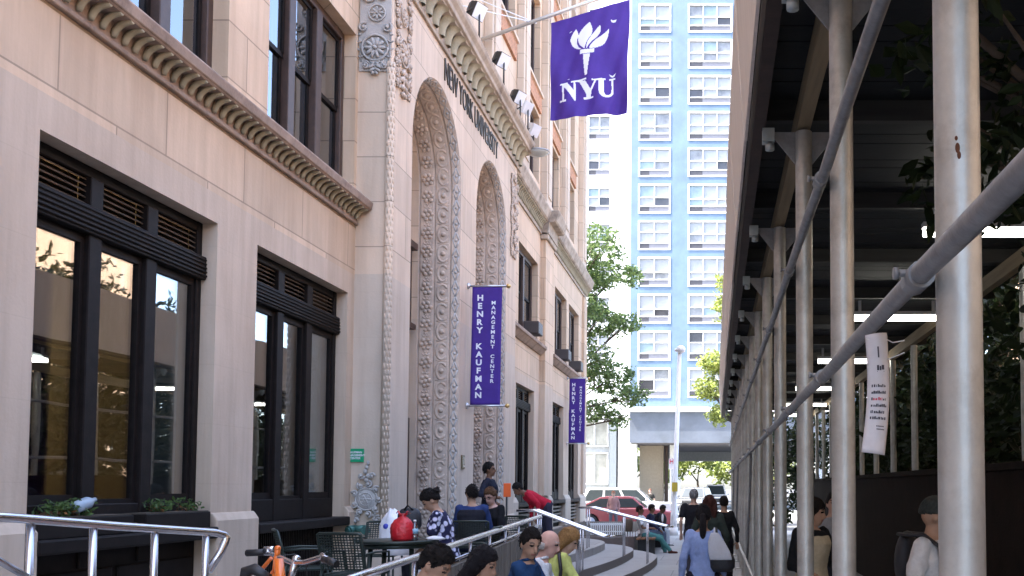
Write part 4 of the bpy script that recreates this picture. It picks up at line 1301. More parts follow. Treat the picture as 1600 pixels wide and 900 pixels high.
# paper notice hung on the lower rail
def notice():
    root = empty('notice', (.49, 2.8, 2.0), 'long white paper notice tied to the slanting pipe rail', 'notice')
    tl, tr, br_, bl = on_y(1352,524,2.86), on_y(1385,520,2.86), on_y(1384,711,2.86), on_y(1348,706,2.86)
    def S(u, v, off=0):
        p = tl.lerp(tr, u).lerp(bl.lerp(br_, u), v)
        return p + V((.014*math.sin(v*PI)*(1) , -.02*math.sin(u*PI) + .03*math.sin(v*2.2) - off, 0))
    b = MB(); nu, nv = 8, 26
    vs = [S(i/nu, j/nv) for j in range(nv+1) for i in range(nu+1)]
    b.add(vs, [(j*(nu+1)+i, j*(nu+1)+i+1, (j+1)*(nu+1)+i+1, (j+1)*(nu+1)+i) for j in range(nv) for i in range(nu)], 0, True)
    o = b.build('paper', mat('paper', (.68,.68,.72), .8, 0, .05, 30, .15, 25), root, fixn=False); sm = o.modifiers.new('t', 'SOLIDIFY'); sm.thickness = .0015
    k_ = MB(); r_ = MB(); rnd = random.Random(5)
    def bar_(mb, u0, u1, v0, v1): mb.quad(S(u0,v1,.0022), S(u1,v1,.0022), S(u1,v0,.0022), S(u0,v0,.0022))
    bar_(k_, .46,.53,.11,.2); bar_(k_, .4,.5,.262,.305); bar_(k_, .52,.6,.27,.305); bar_(k_, .62,.74,.262,.3); bar_(k_, .4,.74,.312,.317)
    for li, v in enumerate((.43,.485,.54,.595,.65,.70)):
        u = .16
        while u < .8:
            w_ = .03 + rnd.random()*.04
            bar_(r_ if (li == 2 and .2 < u < .66) else k_, u, u+w_, v-.012*rnd.random(), v+.014); u += w_ + (.012 if rnd.random() < .75 else .035)
    for v, u0 in ((.765,.45),(.79,.48)):
        u = u0
        while u < .82: bar_(k_, u, u+.05, v, v+.009); u += .062
    k_.build('lettering', mat('ink', (.06,.06,.08), .8, 0, 0), root, fixn=False); r_.build('red_lettering', mat('red_ink', (.6,.08,.12), .8, 0, 0), root, fixn=False)
    b = MB(); c_ = on_y(1368,536,2.86); b.tube([c_+V((-.03,-.004,.012)), c_+V((.0,-.012,.004)), c_+V((.035,0,.01)), c_+V((.05,-.01,.0)), c_+V((.085,-.01,.006))], .0018, 5)
    b.tube([c_+V((.035,0,-.05)), c_+V((.085,-.01,-.03))], .002, 5)
    b.build('string', M_white, root)
notice()

# ------------------------------------------------------------------ facade fittings
M_purple = mat('purple_banner_cloth', (.06,.027,.235), .75, 0, .12, 5, .1, 12, .3)
def banner(px0, pyt, pyb, wid, Y, label):
    top = on_x(px0, pyt, XF if Y > 23 else XP); y = top.y
    xa = (XF if Y > 23 else XP)
    k = y/1500.
    zt, zb = on_y(px0, pyt, y).z, on_y(px0, pyb, y).z
    x0 = xa + .09; x1 = x0 + wid
    r_ = empty('banner', (xa, y, zb), label, 'banner', 'vertical purple banners on the facade')
    b = MB(); nu, nv = 10, 30; H = zt - zb
    def S(u, v): return V((x0 + (x1-x0)*u - .02*v, y + .012*math.sin(v*5+u*3)*math.sin(v*PI), zt - H*v))
    b.add([S(i/nu, j/nv) for j in range(nv+1) for i in range(nu+1)], [(j*(nu+1)+i, j*(nu+1)+i+1, (j+1)*(nu+1)+i+1, (j+1)*(nu+1)+i) for j in range(nv) for i in range(nu)], 0, True)
    o = b.build('cloth', M_purple, r_, fixn=False); o.modifiers.new('t', 'SOLIDIFY').thickness = .004
    for (txt, size, u, v0, v1) in (('HENRY KAUFMAN', .155, .27, .065, .945), ('MANAGEMENT CENTER', .1, .72, .12, .815)):
        n = len(txt); lt = MB()
        for i, ch in enumerate(txt):
            if ch == ' ': continue
            t = text_mb(ch, size, .001, .006 if size > .12 else .003)
            v = v0 + (v1-v0)*(i+.5)/n
            a = np.array(t.v); a[:,0] *= 1.08; a[:,0] -= (a[:,0].max()+a[:,0].min())/2; a[:,1] -= (a[:,1].max()+a[:,1].min())/2
            hh = (v1-v0)*H/n*.74; a[:,1] *= hh/max(a[:,1].max()-a[:,1].min(), .01)
            c_ = S(u, v)
            lt.add([(c_.x+p[0], S(u, v - p[1]/H).y - .008 - p[2], c_.z+p[1]) for p in a], t.f)
        lt.build('lettering', mat('white_print', (.75,.76,.82), .7, 0, 0), r_)
    for z, nm in ((zt, 'bracket'), (zb, 'bracket')):
        b = MB(); b.tube([(xa-.01,y,z),(x1+.08,y,z)], .02, 8); b.ell((x1+.12,y,z), .045, None, 10, 8, 1); b.lathe([(.06,0),(.06,.02),(.03,.05)], (xa,y,z), 10, 0, Matrix.Rotation(R(90),3,'Y'))
        b.build(nm, [mat('bracket_metal', (.5,.5,.52), .35, .8, .1), mat('brass', (.6,.42,.18), .3, .9, .1)], r_)
banner(731, 447, 634, .57, 18, 'large purple banner hung between the two arches, gold balls on its rods')
banner(886, 591, 693, .56, 33, 'smaller distant purple banner hung past the farthest shop window')

# flag with torch and three letters
def flag():
    Y = 21.4
    p0_ = on_x(752, 62, XF); p1_ = on_y(983, -30, Y-.2)
    pole = empty('flagpole', p0_, 'grey flagpole slanting out from the upper wall above the arches, with two stay rods', 'flagpole')
    d_ = (on_y(915,5,Y) - p0_)
    end = p0_ + d_*1.62
    b = MB(); b.tube([p0_-(end-p0_)*.06, end], .042, 12); b.ell(end, .08, None, 12, 8); b.build('pole', mat('pole_aluminium', (.5,.48,.45), .4, .5, .1), pole)
    b = MB(); b.lathe([(.1,-.05),(.1,.0),(.06,.08)], p0_-(end-p0_)*.05, 12, 0, Matrix.Rotation(R(75),3,'Y')); b.build('socket', M_pipe2, pole)
    st = on_y(838,36,Y); 
    for tx in (735, 702):
        t_ = on_x(tx, -6 if tx > 720 else 4, XF); b = MB(); b.tube([st, t_], .011, 6); b.build('stay_rod', M_white, pole)
    TL, TR, BR, BL = on_y(861,36,Y), on_y(984,-1,Y), on_y(979,176,Y-.05), on_y(859,187,Y)
    nu, nv = 150, 190
    def S(u, v):
        p = TL.lerp(TR, u).lerp(BL.lerp(BR, u), v)
        w_ = 1.5*(.05*math.sin(u*7+v*2.2)*(.25+.75*v) + .03*math.sin(u*15-v*6)*v + .025*math.sin((u+v)*11)*v + .012*math.sin(u*31+v*13)*(.3+v*.7))
        sag = .035*math.sin(u*PI)*0
        return p + V((.012*math.sin(v*9)*(.4+u*.6), w_, -.018*math.sin(u*PI*2)*v))
    def inpoly(x, y, pl):
        c = False; j = len(pl)-1
        for i in range(len(pl)):
            if ((pl[i][1] > y) != (pl[j][1] > y)) and (x < (pl[j][0]-pl[i][0])*(y-pl[i][1])/(pl[j][1]-pl[i][1]+1e-12)+pl[i][0]): c = not c
            j = i
        return c
    # shapes measured in the flag's own u,v from the photograph (630 x 900 enlargement)
    def uv(x, y):
        # bilinear inverse by iteration
        c = [(45,165),(605,0),(580,795),(40,845)]
        u = (x-45)/550; v = .5
        for _ in range(6):
            yt = c[0][1]+(c[1][1]-c[0][1])*u; yb = c[3][1]+(c[2][1]-c[3][1])*u; v = (y-yt)/(yb-yt)
            xl = c[0][0]+(c[3][0]-c[0][0])*v; xr = c[1][0]+(c[2][0]-c[1][0])*v; u = (x-xl)/(xr-xl)
        return (u, v)
    polys = []
    def bez(*pts, n=8):
        out = []
        for k in range(0, len(pts)-1, 2):
            a, c, e = pts[k], pts[k+1], pts[k+2]
            for i in range(n): t = i/n; out.append(((1-t)**2*a[0]+2*t*(1-t)*c[0]+t*t*e[0], (1-t)**2*a[1]+2*t*(1-t)*c[1]+t*t*e[1]))
        return out
    polys += [bez((222,208),(170,275),(185,300),(195,345),(262,352),(205,310),(240,258),(240,240),(222,208)),
              bez((318,160),(245,215),(238,262),(228,320),(285,348),(292,300),(325,258),(352,215),(318,160)),
              bez((390,182),(345,235),(322,268),(292,310),(300,350),(318,300),(372,268),(412,225),(390,182)),
              bez((455,212),(420,255),(378,275),(322,312),(318,350),(400,352),(428,310),(455,268),(455,212))]
    polys += [[(254,356),(357,352),(357,383),(254,386)], [(276,390),(328,387),(306,540),(290,541)]]
    # N
    polys += [[(115,590),(160,580),(220,655),(220,715),(214,714),(150,625)], [(126,600),(140,600),(142,722),(128,722)], [(112,592),(165,582),(165,592),(112,602)], [(110,712),(158,708),(158,722),(110,726)], [(208,575),(222,573),(222,712),(208,700)], [(192,578),(240,568),(240,578),(192,588)]]
    # Y
    polys += [[(248,580),(290,574),(330,640),(330,668),(296,668)], [(356,572),(370,570),(330,650),(318,645)], [(240,570),(300,560),(300,572),(240,582)], [(336,566),(382,560),(382,571),(336,577)], [(294,650),(330,645),(328,690),(294,695)], [(278,690),(345,684),(345,697),(278,702)]]
    # U
    polys += [[(384,566),(420,562),(420,655),(384,655)], [(374,562),(432,556),(432,567),(374,573)], bez((384,650),(386,692),(432,692),(484,690),(485,645),(480,620),(472,620),(472,676),(440,676),(416,676),(420,640),(400,640),(384,650)), [(472,558),(485,557),(485,650),(472,650)], [(456,556),(500,550),(500,561),(456,567)]]
    # half-moon wind slits
    polys += [bez((466,145),(472,170),(487,168),(505,168),(507,145),(487,160),(466,145)), bez((455,520),(465,545),(480,545),(500,542),(505,515),(480,545),(455,520)), bez((172,235),(180,222),(195,222),(185,230),(172,235)), bez((160,565),(170,556),(183,558),(172,564),(160,565))]
    pu = [[uv(*p) for p in pl] for pl in polys]
    bb = [(min(p[0] for p in q), max(p[0] for p in q), min(p[1] for p in q), max(p[1] for p in q)) for q in pu]
    b = MB()
    vs = [S(i/nu, j/nv) for j in range(nv+1) for i in range(nu+1)]
    fs = []; ms = []
    for j in range(nv):
        for i in range(nu):
            fs.append((j*(nu+1)+i, j*(nu+1)+i+1, (j+1)*(nu+1)+i+1, (j+1)*(nu+1)+i))
            u, v = (i+.5)/nu, (j+.5)/nv
            m_ = 0
            for q, e in zip(pu, bb):
                if e[0] <= u <= e[1] and e[2] <= v <= e[3] and inpoly(u, v, q): m_ = 1; break
            ms.append(m_)
    b.add(vs, fs, 0, True); b.m = ms
    o = b.build('flag', [mat('purple_flag_cloth', (.066,.029,.255), .7, 0, .08, 5, .05, 20, .3), mat('white_print', (.75,.76,.82), .7, 0, 0)], org=(TL.x, Y, BL.z), fixn=False)
    o.modifiers.new('t', 'SOLIDIFY').thickness = .003
    tag(o, 'purple university flag with white torch and NYU letters hanging from the slanting pole', 'flag')
    b = MB()
    for u in (.0, .33, .66, 1.0):
        q = TL.lerp(TR, u); b.tube([q, p0_ + d_.normalized()*((q-p0_).dot(d_.normalized()))], .008, 5)
    b.build('flag_ties', M_white, o)
flag()

def floodlight(px, py, Y, label, white=False):
    c_ = on_y(px, py, Y)
    r_ = empty('floodlight', c_ + V((-.15,0,-.2)), label, 'floodlight', 'floodlights along the portal cornice')
    b = MB(); Mx = Matrix.Rotation(R(-28),3,'Z') @ Matrix.Rotation(R(30),3,'Y')
    b.loft([[c_ + Mx @ V((x, y*k, z*k)) for y, z in ((-1,-1),(1,-1),(1,1),(-1,1))] for x, k in ((-.2,.07),(-.1,.12),(.06,.15))], smooth=False)
    b.build('housing', M_white if white else M_black, r_)
    b = MB(); b.loft([[c_ + Mx @ V((x, y*k, z*k)) for y, z in ((-1,-1),(1,-1),(1,1),(-1,1))] for x, k in ((.06,.135),(.075,.14))], smooth=False); b.build('lens', mat('lens_glass', (.8,.82,.86), .25, 0, 0), r_)
    b = MB(); q = V((XP+.3, c_.y, 10.1)); b.tube([q, V((q.x, q.y, c_.z-.05)), c_], .018, 6)
    b.tube([c_ + Mx @ V((0,-.13,0)), c_ + Mx @ V((-.1,-.14,-.12)), c_ + Mx @ V((-.1,.14,-.12)), c_ + Mx @ V((0,.13,0))], .012, 6); b.build('arm', M_black, r_)
for i, (px, py, Y) in enumerate(((746,17,17.6),(784,94,19.7),(810,152,21.4))):
    floodlight(px, py, Y, ['black floodlight highest on the cornice, close to the top edge', 'black floodlight on the cornice just under the flagpole', 'black floodlight on the cornice beside the white lamps'][i])
floodlight(822, 168, 22.3, 'white housed floodlight on the cornice beside a black one', True)
floodlight(834, 203, 23.0, 'white floodlight lowest on the cornice, just over the grey lamp head', True)
# grey lamp head hanging from the cornice end
c_ = on_y(836, 238, 22.9); r_ = empty('lamp_head', c_, 'grey lens shaped street lamp head jutting from the portal cornice end', 'lamp')
b = MB(); Mx = Matrix.Rotation(R(6),3,'Y')
b.lathe([(.02,-.1),(.12,-.085),(.2,-.03),(.22,0)], (0,0,0), 20); b.xform(Matrix.Translation(c_+V((.06,0,0))) @ Matrix.Scale(1.3,4,V((1,0,0)))); b.build('diffuser', mat('lamp_glass', (.5,.52,.5), .3), r_)
b = MB(); b.lathe([(.225,0),(.2,.05),(.1,.085),(.02,.09)], (0,0,0), 20); b.xform(Matrix.Translation(c_+V((.06,0,.004))) @ Matrix.Scale(1.35,4,V((1,0,0)))); b.tube([c_+V((-.2,0,.04)), c_+V((-.5,0,.1)), V((XP-.0,c_.y-.1,c_.z+.12))], .03, 8); b.build('hood', mat('lamp_grey', (.3,.32,.32), .45, .4), r_)
# green sign
a = on_y(542,701,13.69); e = on_y(568,722,13.69)
r_ = empty('wall_sign', (a.x,13.71,e.z), 'small green sign with three white lines on the grey portal side', 'sign')
b = MB(); b.box(a.x,13.69,e.z,e.x,13.712,a.z); b.build('plate', mat('green_enamel', (.0,.3,.13), .4, 0, .03), r_, bevel=.004)
for i, s_ in enumerate(('KAUFMAN', 'MANAGEMENT', 'CENTER')):
    t = text_mb(s_, .042, .001, .001); t.xform(Matrix.Translation(((a.x+e.x)/2, 13.687, e.z + (a.z-e.z)*(.72-.22*i))) @ FACE_CAM); t.build('lettering', mat('white_print', (.75,.76,.82), .7, 0, 0), r_)
# siamese hose connection
c_ = on_y(563,826,13.58); r_ = empty('hose_connection', (c_.x,13.68,c_.z-.1), 'green two mouthed fire hose connection at the foot of the portal', 'standpipe')
M_vg = mat('verdigris', (.05,.14,.12), .5, .3, .3, 20)
b = MB(); b.tube([(c_.x,13.74,c_.z),(c_.x,13.55,c_.z)], .05, 10); b.tube([(c_.x-.09,13.55,c_.z),(c_.x+.09,13.55,c_.z)], .05, 10); b.build('body', M_vg, r_)
for s_ in (-1,1):
    b = MB(); b.tube([(c_.x+s_*.08,13.57,c_.z),(c_.x+s_*.12,13.45,c_.z-.02)], [.055,.065], 10); b.tube([(c_.x+s_*.12,13.45,c_.z-.02),(c_.x+s_*.13,13.43,c_.z-.025)], .05, 6); b.build('cap', M_vg, r_)
# keypad between arches
c_ = on_x(722,722,XP); r_ = empty('intercom', c_, 'small bronze intercom plate on the stone between the arches', 'intercom')
b = MB(); b.box(XP,c_.y-.09,c_.z-.13,XP+.03,c_.y+.09,c_.z+.13); b.build('plate', mat('bronze_plate', (.16,.13,.08), .5, .5), r_, bevel=.006)
b = MB()
for i in range(3):
    for j in range(4): b.box(XP+.03,c_.y-.05+i*.035,c_.z-.09+j*.05,XP+.036,c_.y-.03+i*.035,c_.z-.06+j*.05)
b.build('buttons', M_steel, r_)
# orange sign on a post
c_ = on_y(793,765,19.6); r_ = empty('orange_sign', (c_.x,19.6,.5), 'small bright orange sign board on a dark stake near the far arch', 'sign')
b = MB(); b.box(c_.x-.08,19.58,c_.z-.15,c_.x+.07,19.6,c_.z+.13); b.build('board', mat('orange_board', (.85,.13,.02), .6, 0, .03), r_, bevel=.01)
b = MB(); b.tube([(c_.x-.02,19.62,.5),(c_.x-.02,19.62,c_.z)], .02, 8); b.build('stake', M_black, r_)
# window air conditioners of the right bay
for i, (px, py, pw, label) in enumerate(((827,496,24,'dark window air conditioner in the nearest upper window of the right bay'),(875,537,22,'dark window air conditioner in the middle upper window of the right bay'),(901,558,18,'dark window air conditioner in the last upper window by the corner'))):
    a, b_ = up_right[i]
    zc = 6.28
    r_ = empty('air_conditioner', (XF, b_-.7, zc-.2), label, 'air conditioner', 'air conditioners in the upper windows')
    b = MB(); b.box(XF-.25,b_-1.35,zc-.17,XF+.28,b_-.7,zc+.17); b.build('casing', mat('ac_brown', (.07,.055,.05), .6, .2), r_, bevel=.015)
    b = MB()
    for k in range(7): b.box(XF+.28,b_-1.31,zc-.14+k*.042,XF+.29,b_-.74,zc-.12+k*.042)
    b.build('fins', M_pipe2, r_)
# flower boxes on the first window sill
def leaves(mb, c_, n, rx, ry, rz, size, rnd, m=0, shell=.3):
    for _ in range(n):
        while True:
            p = V((rnd.uniform(-1,1), rnd.uniform(-1,1), rnd.uniform(-1,1)))
            if shell < p.length <= 1: break
        q = c_ + V((p.x*rx, p.y*ry, p.z*rz))
        a = V((rnd.gauss(0,1), rnd.gauss(0,1), rnd.gauss(0,.7))).normalized(); b_ = a.orthogonal().normalized()
        b_ = (b_ + a.cross(b_)*rnd.uniform(-1.5,1.5)).normalized()
        s_ = size*rnd.uniform(.6,1.3); k = a*s_; w_ = b_*s_*.42; up = a.cross(b_)*s_*.12
        mb.add([q-k, q-k*.2+w_+up, q+k*.6+w_*.6, q+k*1.05, q+k*.6-w_*.6, q-k*.2-w_+up], [(0,1,2,3),(0,3,4,5)], m)
M_gera = leafmat('geranium_leaf', (.07,.12,.04))
rnd = random.Random(8)
for i, (px0, px1, pyb, lab) in enumerate(((38,192,812,'black window box with scruffy green and brown plants under the left light'),(212,314,810,'black window box with a small geranium under the right light'))):
    X_ = XF - .02
    a = on_x(px0, 800, X_).y; b_ = on_x(px1, 800, X_).y
    r_ = empty('window_box', (X_, (a+b_)/2, 1.4), lab, 'planter', 'flower boxes on the window sill')
    b = MB(); b.box(X_-.14,a,1.402,X_+.1,b_,1.56); b.build('box', M_frame, r_, bevel=.008)
    b = MB(); b.box(X_-.125,a+.015,1.561,X_+.085,b_-.015,1.57); b.build('soil', mat('soil', (.06,.045,.03), .95), r_)
    b = MB()
    L = b_-a
    for k in range(12 if i == 0 else 7):
        y = a + L*(.12+.62*rnd.random() if i == 0 else .25+.6*rnd.random()); c_ = V((X_-.02+rnd.uniform(-.06,.06), y, 1.63+rnd.uniform(-.02,.05)))
        b = MB(); b.tube([(c_.x,c_.y,1.56), c_], .004, 4, 1)
        leaves(b, c_, 26, .1, .1, .06, .028, rnd, 0, 0)
        leaves(b, V((c_.x,c_.y,1.6)), 6, .06, .06, .03, .026, rnd, 2, 0)
        b.build('plant', [M_gera, mat('stalk', (.1,.08,.04), .8), leafmat('dry_leaf', (.22,.11,.05))], r_, fixn=False)
b = MB(); c_ = on_x(133,787,XF+.02); b.lathe([(.03,-.13),(.05,-.12),(.05,.03),(.018,.1),(.018,.13)], c_, 14, 0, Matrix.Rotation(R(-75),3,'X'))
tag(b.build('bottle', mat('pale_blue_plastic', (.3,.36,.42), .35)), 'pale blue plastic container lying among the left window box plants', 'container')
# ------------------------------------------------------------------ tables, chairs and things on them
M_green = mat('dark_green_mesh', (.022,.032,.026), .4, .3, .2)
def cafe_table(c, r, label):
    root = empty('cafe_table', c, label, 'table', 'dark cafe tables on the plaza')
    x, y, z = c
    b = MB(); b.lathe([(r-.02,.705),(r,.712),(r,.735),(r-.01,.74)], c, 36); b.build('tabletop', M_green, root)
    b = MB(); b.lathe([(r-.06,.66),(r-.04,.66),(r-.04,.704),(r-.06,.704)], c, 36); b.build('apron', M_green, root)
    for k in range(4):
        a = PI/4 + k*PI/2; b = MB()
        b.tube([V(c)+V((math.cos(a)*r*.7, math.sin(a)*r*.7, .7)), V(c)+V((math.cos(a)*r*.82, math.sin(a)*r*.82, .02))], .026, 10); b.build('leg', M_green, root)
TB = (-3.42, 10.4, Z0)
cafe_table(TB, .43, 'round dark green metal table holding the red bag')
cafe_table((-3.55, 13.75, Z0), .42, 'round dark table between the man in the vest and the woman in glasses')
def cafe_chair():
    root = empty('cafe_chair', (0,0,0), 'x', 'chair', 'dark green mesh chairs on the plaza')
    # faces +Y
    b = MB()
    def SB(u, v): # backrest surface
        return V(((u-.5)*.46, -.2 - .1*v - .03*(1-(2*u-1)**2), .5 + .36*v))
    for i in range(15):
        u = .04 + .92*i/14; b.tube([SB(u, k/4) for k in range(5)], .006, 4, caps=False)
    for j in range(14):
        v = .03 + .94*j/13; b.tube([SB(k/4, v) for k in range(5)], .006, 4, caps=False)
    b.build('backrest', M_green, root, local=True)
    b = MB()
    for i in range(15):
        x = -.21 + .42*i/14; b.tube([(x,-.2,.44),(x,.22,.45)], .006, 4, caps=False)
    for j in range(15):
        y = -.2 + .42*j/14; b.tube([(-.21,y,.445),(.21,y,.445)], .006, 4, caps=False)
    b.build('seat', M_green, root, local=True)
    b = MB()
    b.tube([(-.23,-.2,.45),SB(0,0),SB(0,.5),SB(0,.96),SB(.06,1),SB(.5,1.01),SB(.94,1),SB(1,.96),SB(1,.5),SB(1,0),(.23,-.2,.45),(.23,.24,.45),(-.23,.24,.45),(-.23,-.2,.45)], .013, 8)
    b.build('frame', M_green, root, local=True)
    for x in (-.23,.23):
        b = MB(); b.tube([(x,.23,.45),(x*1.06,.27,.0)], .013, 8); b.build('leg', M_green, root, local=True)
        b = MB(); b.tube([(x,-.21,.5),(x*1.06,-.28,.0)], .013, 8); b.build('leg', M_green, root, local=True)
        b = MB(); b.tube([SB(0 if x<0 else 1,.42),(x*1.08,-.05,.67),(x*1.08,.2,.66),(x,.24,.45)], .012, 8); b.build('armrest', M_green, root, local=True)
    return root
ch0 = cafe_chair()
spots = [(-3.56, 9.55, -10, 'dark green mesh chair nearest the viewer, its back turned to us before the table'),
         (-4.32, 10.2, -62, 'dark green mesh chair between the ribbed window panel and the nearest chair'),
         (-4.25, 12.2, 185, 'dark mesh chair behind the red bag, white bag on its seat'),
         (-2.72, 10.72, 90, 'dark mesh chair under the woman in the floral shirt'),
         (-3.24, 12.9, 8, 'dark chair under the man in the dark vest'),
         (-3.2, 14.55, 150, 'dark chair under the woman in glasses')]
for i, (x, y, rz, lab) in enumerate(spots):
    if i == 0:
        ch0.location = (x, y, Z0); ch0.rotation_euler = (0,0,R(rz)); ch0['label'] = lab
    else: dup(ch0, (x, y, Z0), R(rz), lab)
# red plastic bag
zt = Z0 + .742
c_ = V((on_y(629,835,10.2).x, 10.2, zt))
b = MB(); secs = []
rnd = random.Random(2)
for k, (z, r_) in enumerate(((0,.105),(.02,.122),(.09,.124),(.17,.112),(.215,.085),(.24,.05),(.26,.03),(.285,.055))):
    secs.append([c_ + V((math.cos(a)*r_*(1+.09*math.sin(a*5+k)+.05*math.sin(a*11-k*2)), math.sin(a)*r_*.8*(1+.08*math.cos(a*4+k)), z)) for a in [2*PI*i/28 for i in range(28)]])
b.loft(secs)
for s_ in (-1,1): b.tube([c_+V((s_*.02,0,.26)), c_+V((s_*.05,0,.31)), c_+V((s_*.075,.01,.285))], [.02,.014,.004], 7, flat=.5)
tag(b.build('carrier_bag', mat('red_plastic', (.55,.015,.025), .35, 0, .2, 14, .5, 28)), 'tied red plastic carrier bag standing on the table', 'bag')
# white bag with coloured pattern on the far chair
c_ = on_y(619,812,12.05); c_.z = Z0+.46
b = MB(); secs = []
for k, (z, rx) in enumerate(((0,.17),(.1,.19),(.22,.18),(.34,.165),(.43,.13),(.5,.08),(.54,.03))):
    secs.append([c_ + V((-.06*k/6 + math.cos(a)*rx*(1+.12*math.sin(a*5+k)), math.sin(a)*rx*.6, z + .05*math.cos(a*3+k)*k/6)) for a in [2*PI*i/24 for i in range(24)]])
b.loft(secs)
o = b.build('shopping_bag', mat('white_plastic', (.78,.78,.82), .45, 0, .05, 8, .4, 20)); tag(o, 'crumpled white shopping bag with blue and pink print on the far chair', 'bag')
b = MB()
for k, (dx, dz) in enumerate(((-.1,.36),(-.02,.33),(.06,.37),(.1,.31))):
    b.ell(c_+V((dx,-.085,dz)), (.035,.02,.035), None, 8, 6, k % 2)
b.build('print', [mat('blue_print', (.04,.06,.4), .6), mat('pink_print', (.6,.05,.2), .6)], o)
# water bottle
c_ = V((on_y(648,838,10.2).x, 10.2, zt))
b = MB(); b.lathe([(.028,0),(.034,.008),(.034,.05),(.03,.06),(.034,.07),(.034,.13),(.03,.15),(.016,.18),(.013,.2)], c_, 16)
r_ = tag(b.build('water_bottle', glass('bottle_plastic', .12, (.8,.86,.9), .05)), 'clear plastic water bottle with pale blue label beside the red bag', 'bottle')
b = MB(); b.lathe([(.0348,.072),(.0348,.125)], c_, 16); b.build('wrapper', mat('blue_wrapper', (.3,.5,.65), .5), r_)
b = MB(); b.lathe([(.015,.198),(.015,.218)], c_, 12); b.build('cap', M_white, r_)
# paper / napkin in front of her
c_ = V((on_y(677,836,10.3).x, 10.35, zt)); b = MB()
b.loft([[c_+V((math.cos(a)*rx*(1+.15*math.sin(3*a+k)), math.sin(a)*rx*.6, z)) for a in [2*PI*i/16 for i in range(16)]] for k, (z, rx) in enumerate(((0.001,.1),(.015,.11),(.03,.07),(.042,.02)))])
tag(b.build('napkin', mat('paper', (.68,.68,.72), .8)), 'crumpled white napkin on the table in front of the floral shirt', 'napkin')
# dark backpack hanging on the chair behind
c_ = on_y(640,806,11.7); b = MB(); b.loft([[c_+V((x*k, y*.7*k, z)) for x,y in ((-.13,-.1),(0,-.13),(.13,-.1),(.15,0),(.13,.1),(0,.12),(-.13,.1),(-.15,0))] for z,k in ((-.16,.8),(-.12,1),(.02,.95),(.08,.7),(.1,.3))])
o = b.build('backpack', mat('black_nylon', (.02,.02,.025), .6, 0, .2, 10, .3, 40)); tag(o, 'black backpack set down behind the red bag', 'bag')
b = MB(); b.tube([c_+V((-.05,-.05,.07)), c_+V((0,-.08,.13)), c_+V((.06,-.05,.07))], .012, 6); b.build('strap', M_black, o)
b = MB(); b.box(c_.x-.06, c_.y+.02, Z0+.0, c_.x+.06, c_.y+.08, c_.z-.02); 
# bench in front of the parapet (foreground sitters)
bn = empty('stone_bench', (-1.8, 8.4, 0), 'long grey granite bench along the parapet carrying the seated row', 'bench')
b = MB(); b.box(-2.06,5.4,.45,-1.5,11.6,.53); b.build('seat', M_step, bn, bevel=.015)
for y in (5.6,7.4,9.3,11.2):
    b = MB(); b.box(-2.0,y,0,-1.6,y+.2,.45); b.build('leg', M_riser, bn)
# wooden bench of the far sitters
bn = empty('wooden_bench', (-1.9, 28, 0), 'brown wooden bench in front of the low planter wall', 'bench')
for k in range(4):
    b = MB(); b.box(-2.1+k*.13,25.7,.41,-2.0+k*.13,32.5,.45); b.build('seat_slat', wood('bench_wood', (.2,.09,.04), 'y'), bn)
for y in (26,29,32):
    b = MB(); b.box(-2.08,y,0,-1.62,y+.08,.41); b.build('leg', M_black, bn)
# white picket guard and brown tub on the planter
r_ = empty('picket_fence', (-3.4, 26.2, .5), 'tiny white picket edging standing on the dark planter wall', 'fence')
y_ = 26.1
for (px0, px1, zt_) in ((922,973,.36),):
    a = on_y(px0,830,y_); e = on_y(px1,830,y_)
    b = MB(); b.box(a.x,y_,.6,e.x,y_+.02,.63); b.box(a.x,y_,.78,e.x,y_+.02,.84); b.build('rail', M_white, r_)
    b = MB(); n = 16
    for i in range(n):
        x = a.x+(e.x-a.x)*(i+.5)/n; b.box(x-.014,y_-.012,.52,x+.014,y_,.85)
    b.build('pickets', M_white, r_)
    b = MB(); y2 = y_-.2
    for i in range(6): b.box(e.x+.03+i*.07,y2-.1,.5,e.x+.07+i*.07,y2-.06,.62)
    b.build('edging_stones', M_white, r_)
c_ = on_y(980,832,26.5); b = MB(); b.lathe([(.13,0),(.15,.15),(.16,.3),(.15,.4),(.13,.42)], (c_.x,26.5,.52), 18)
tag(b.build('tub', wood('tub_wood', (.09,.06,.04), 'z')), 'dark brown wooden tub on the planter wall by the white pickets', 'tub')

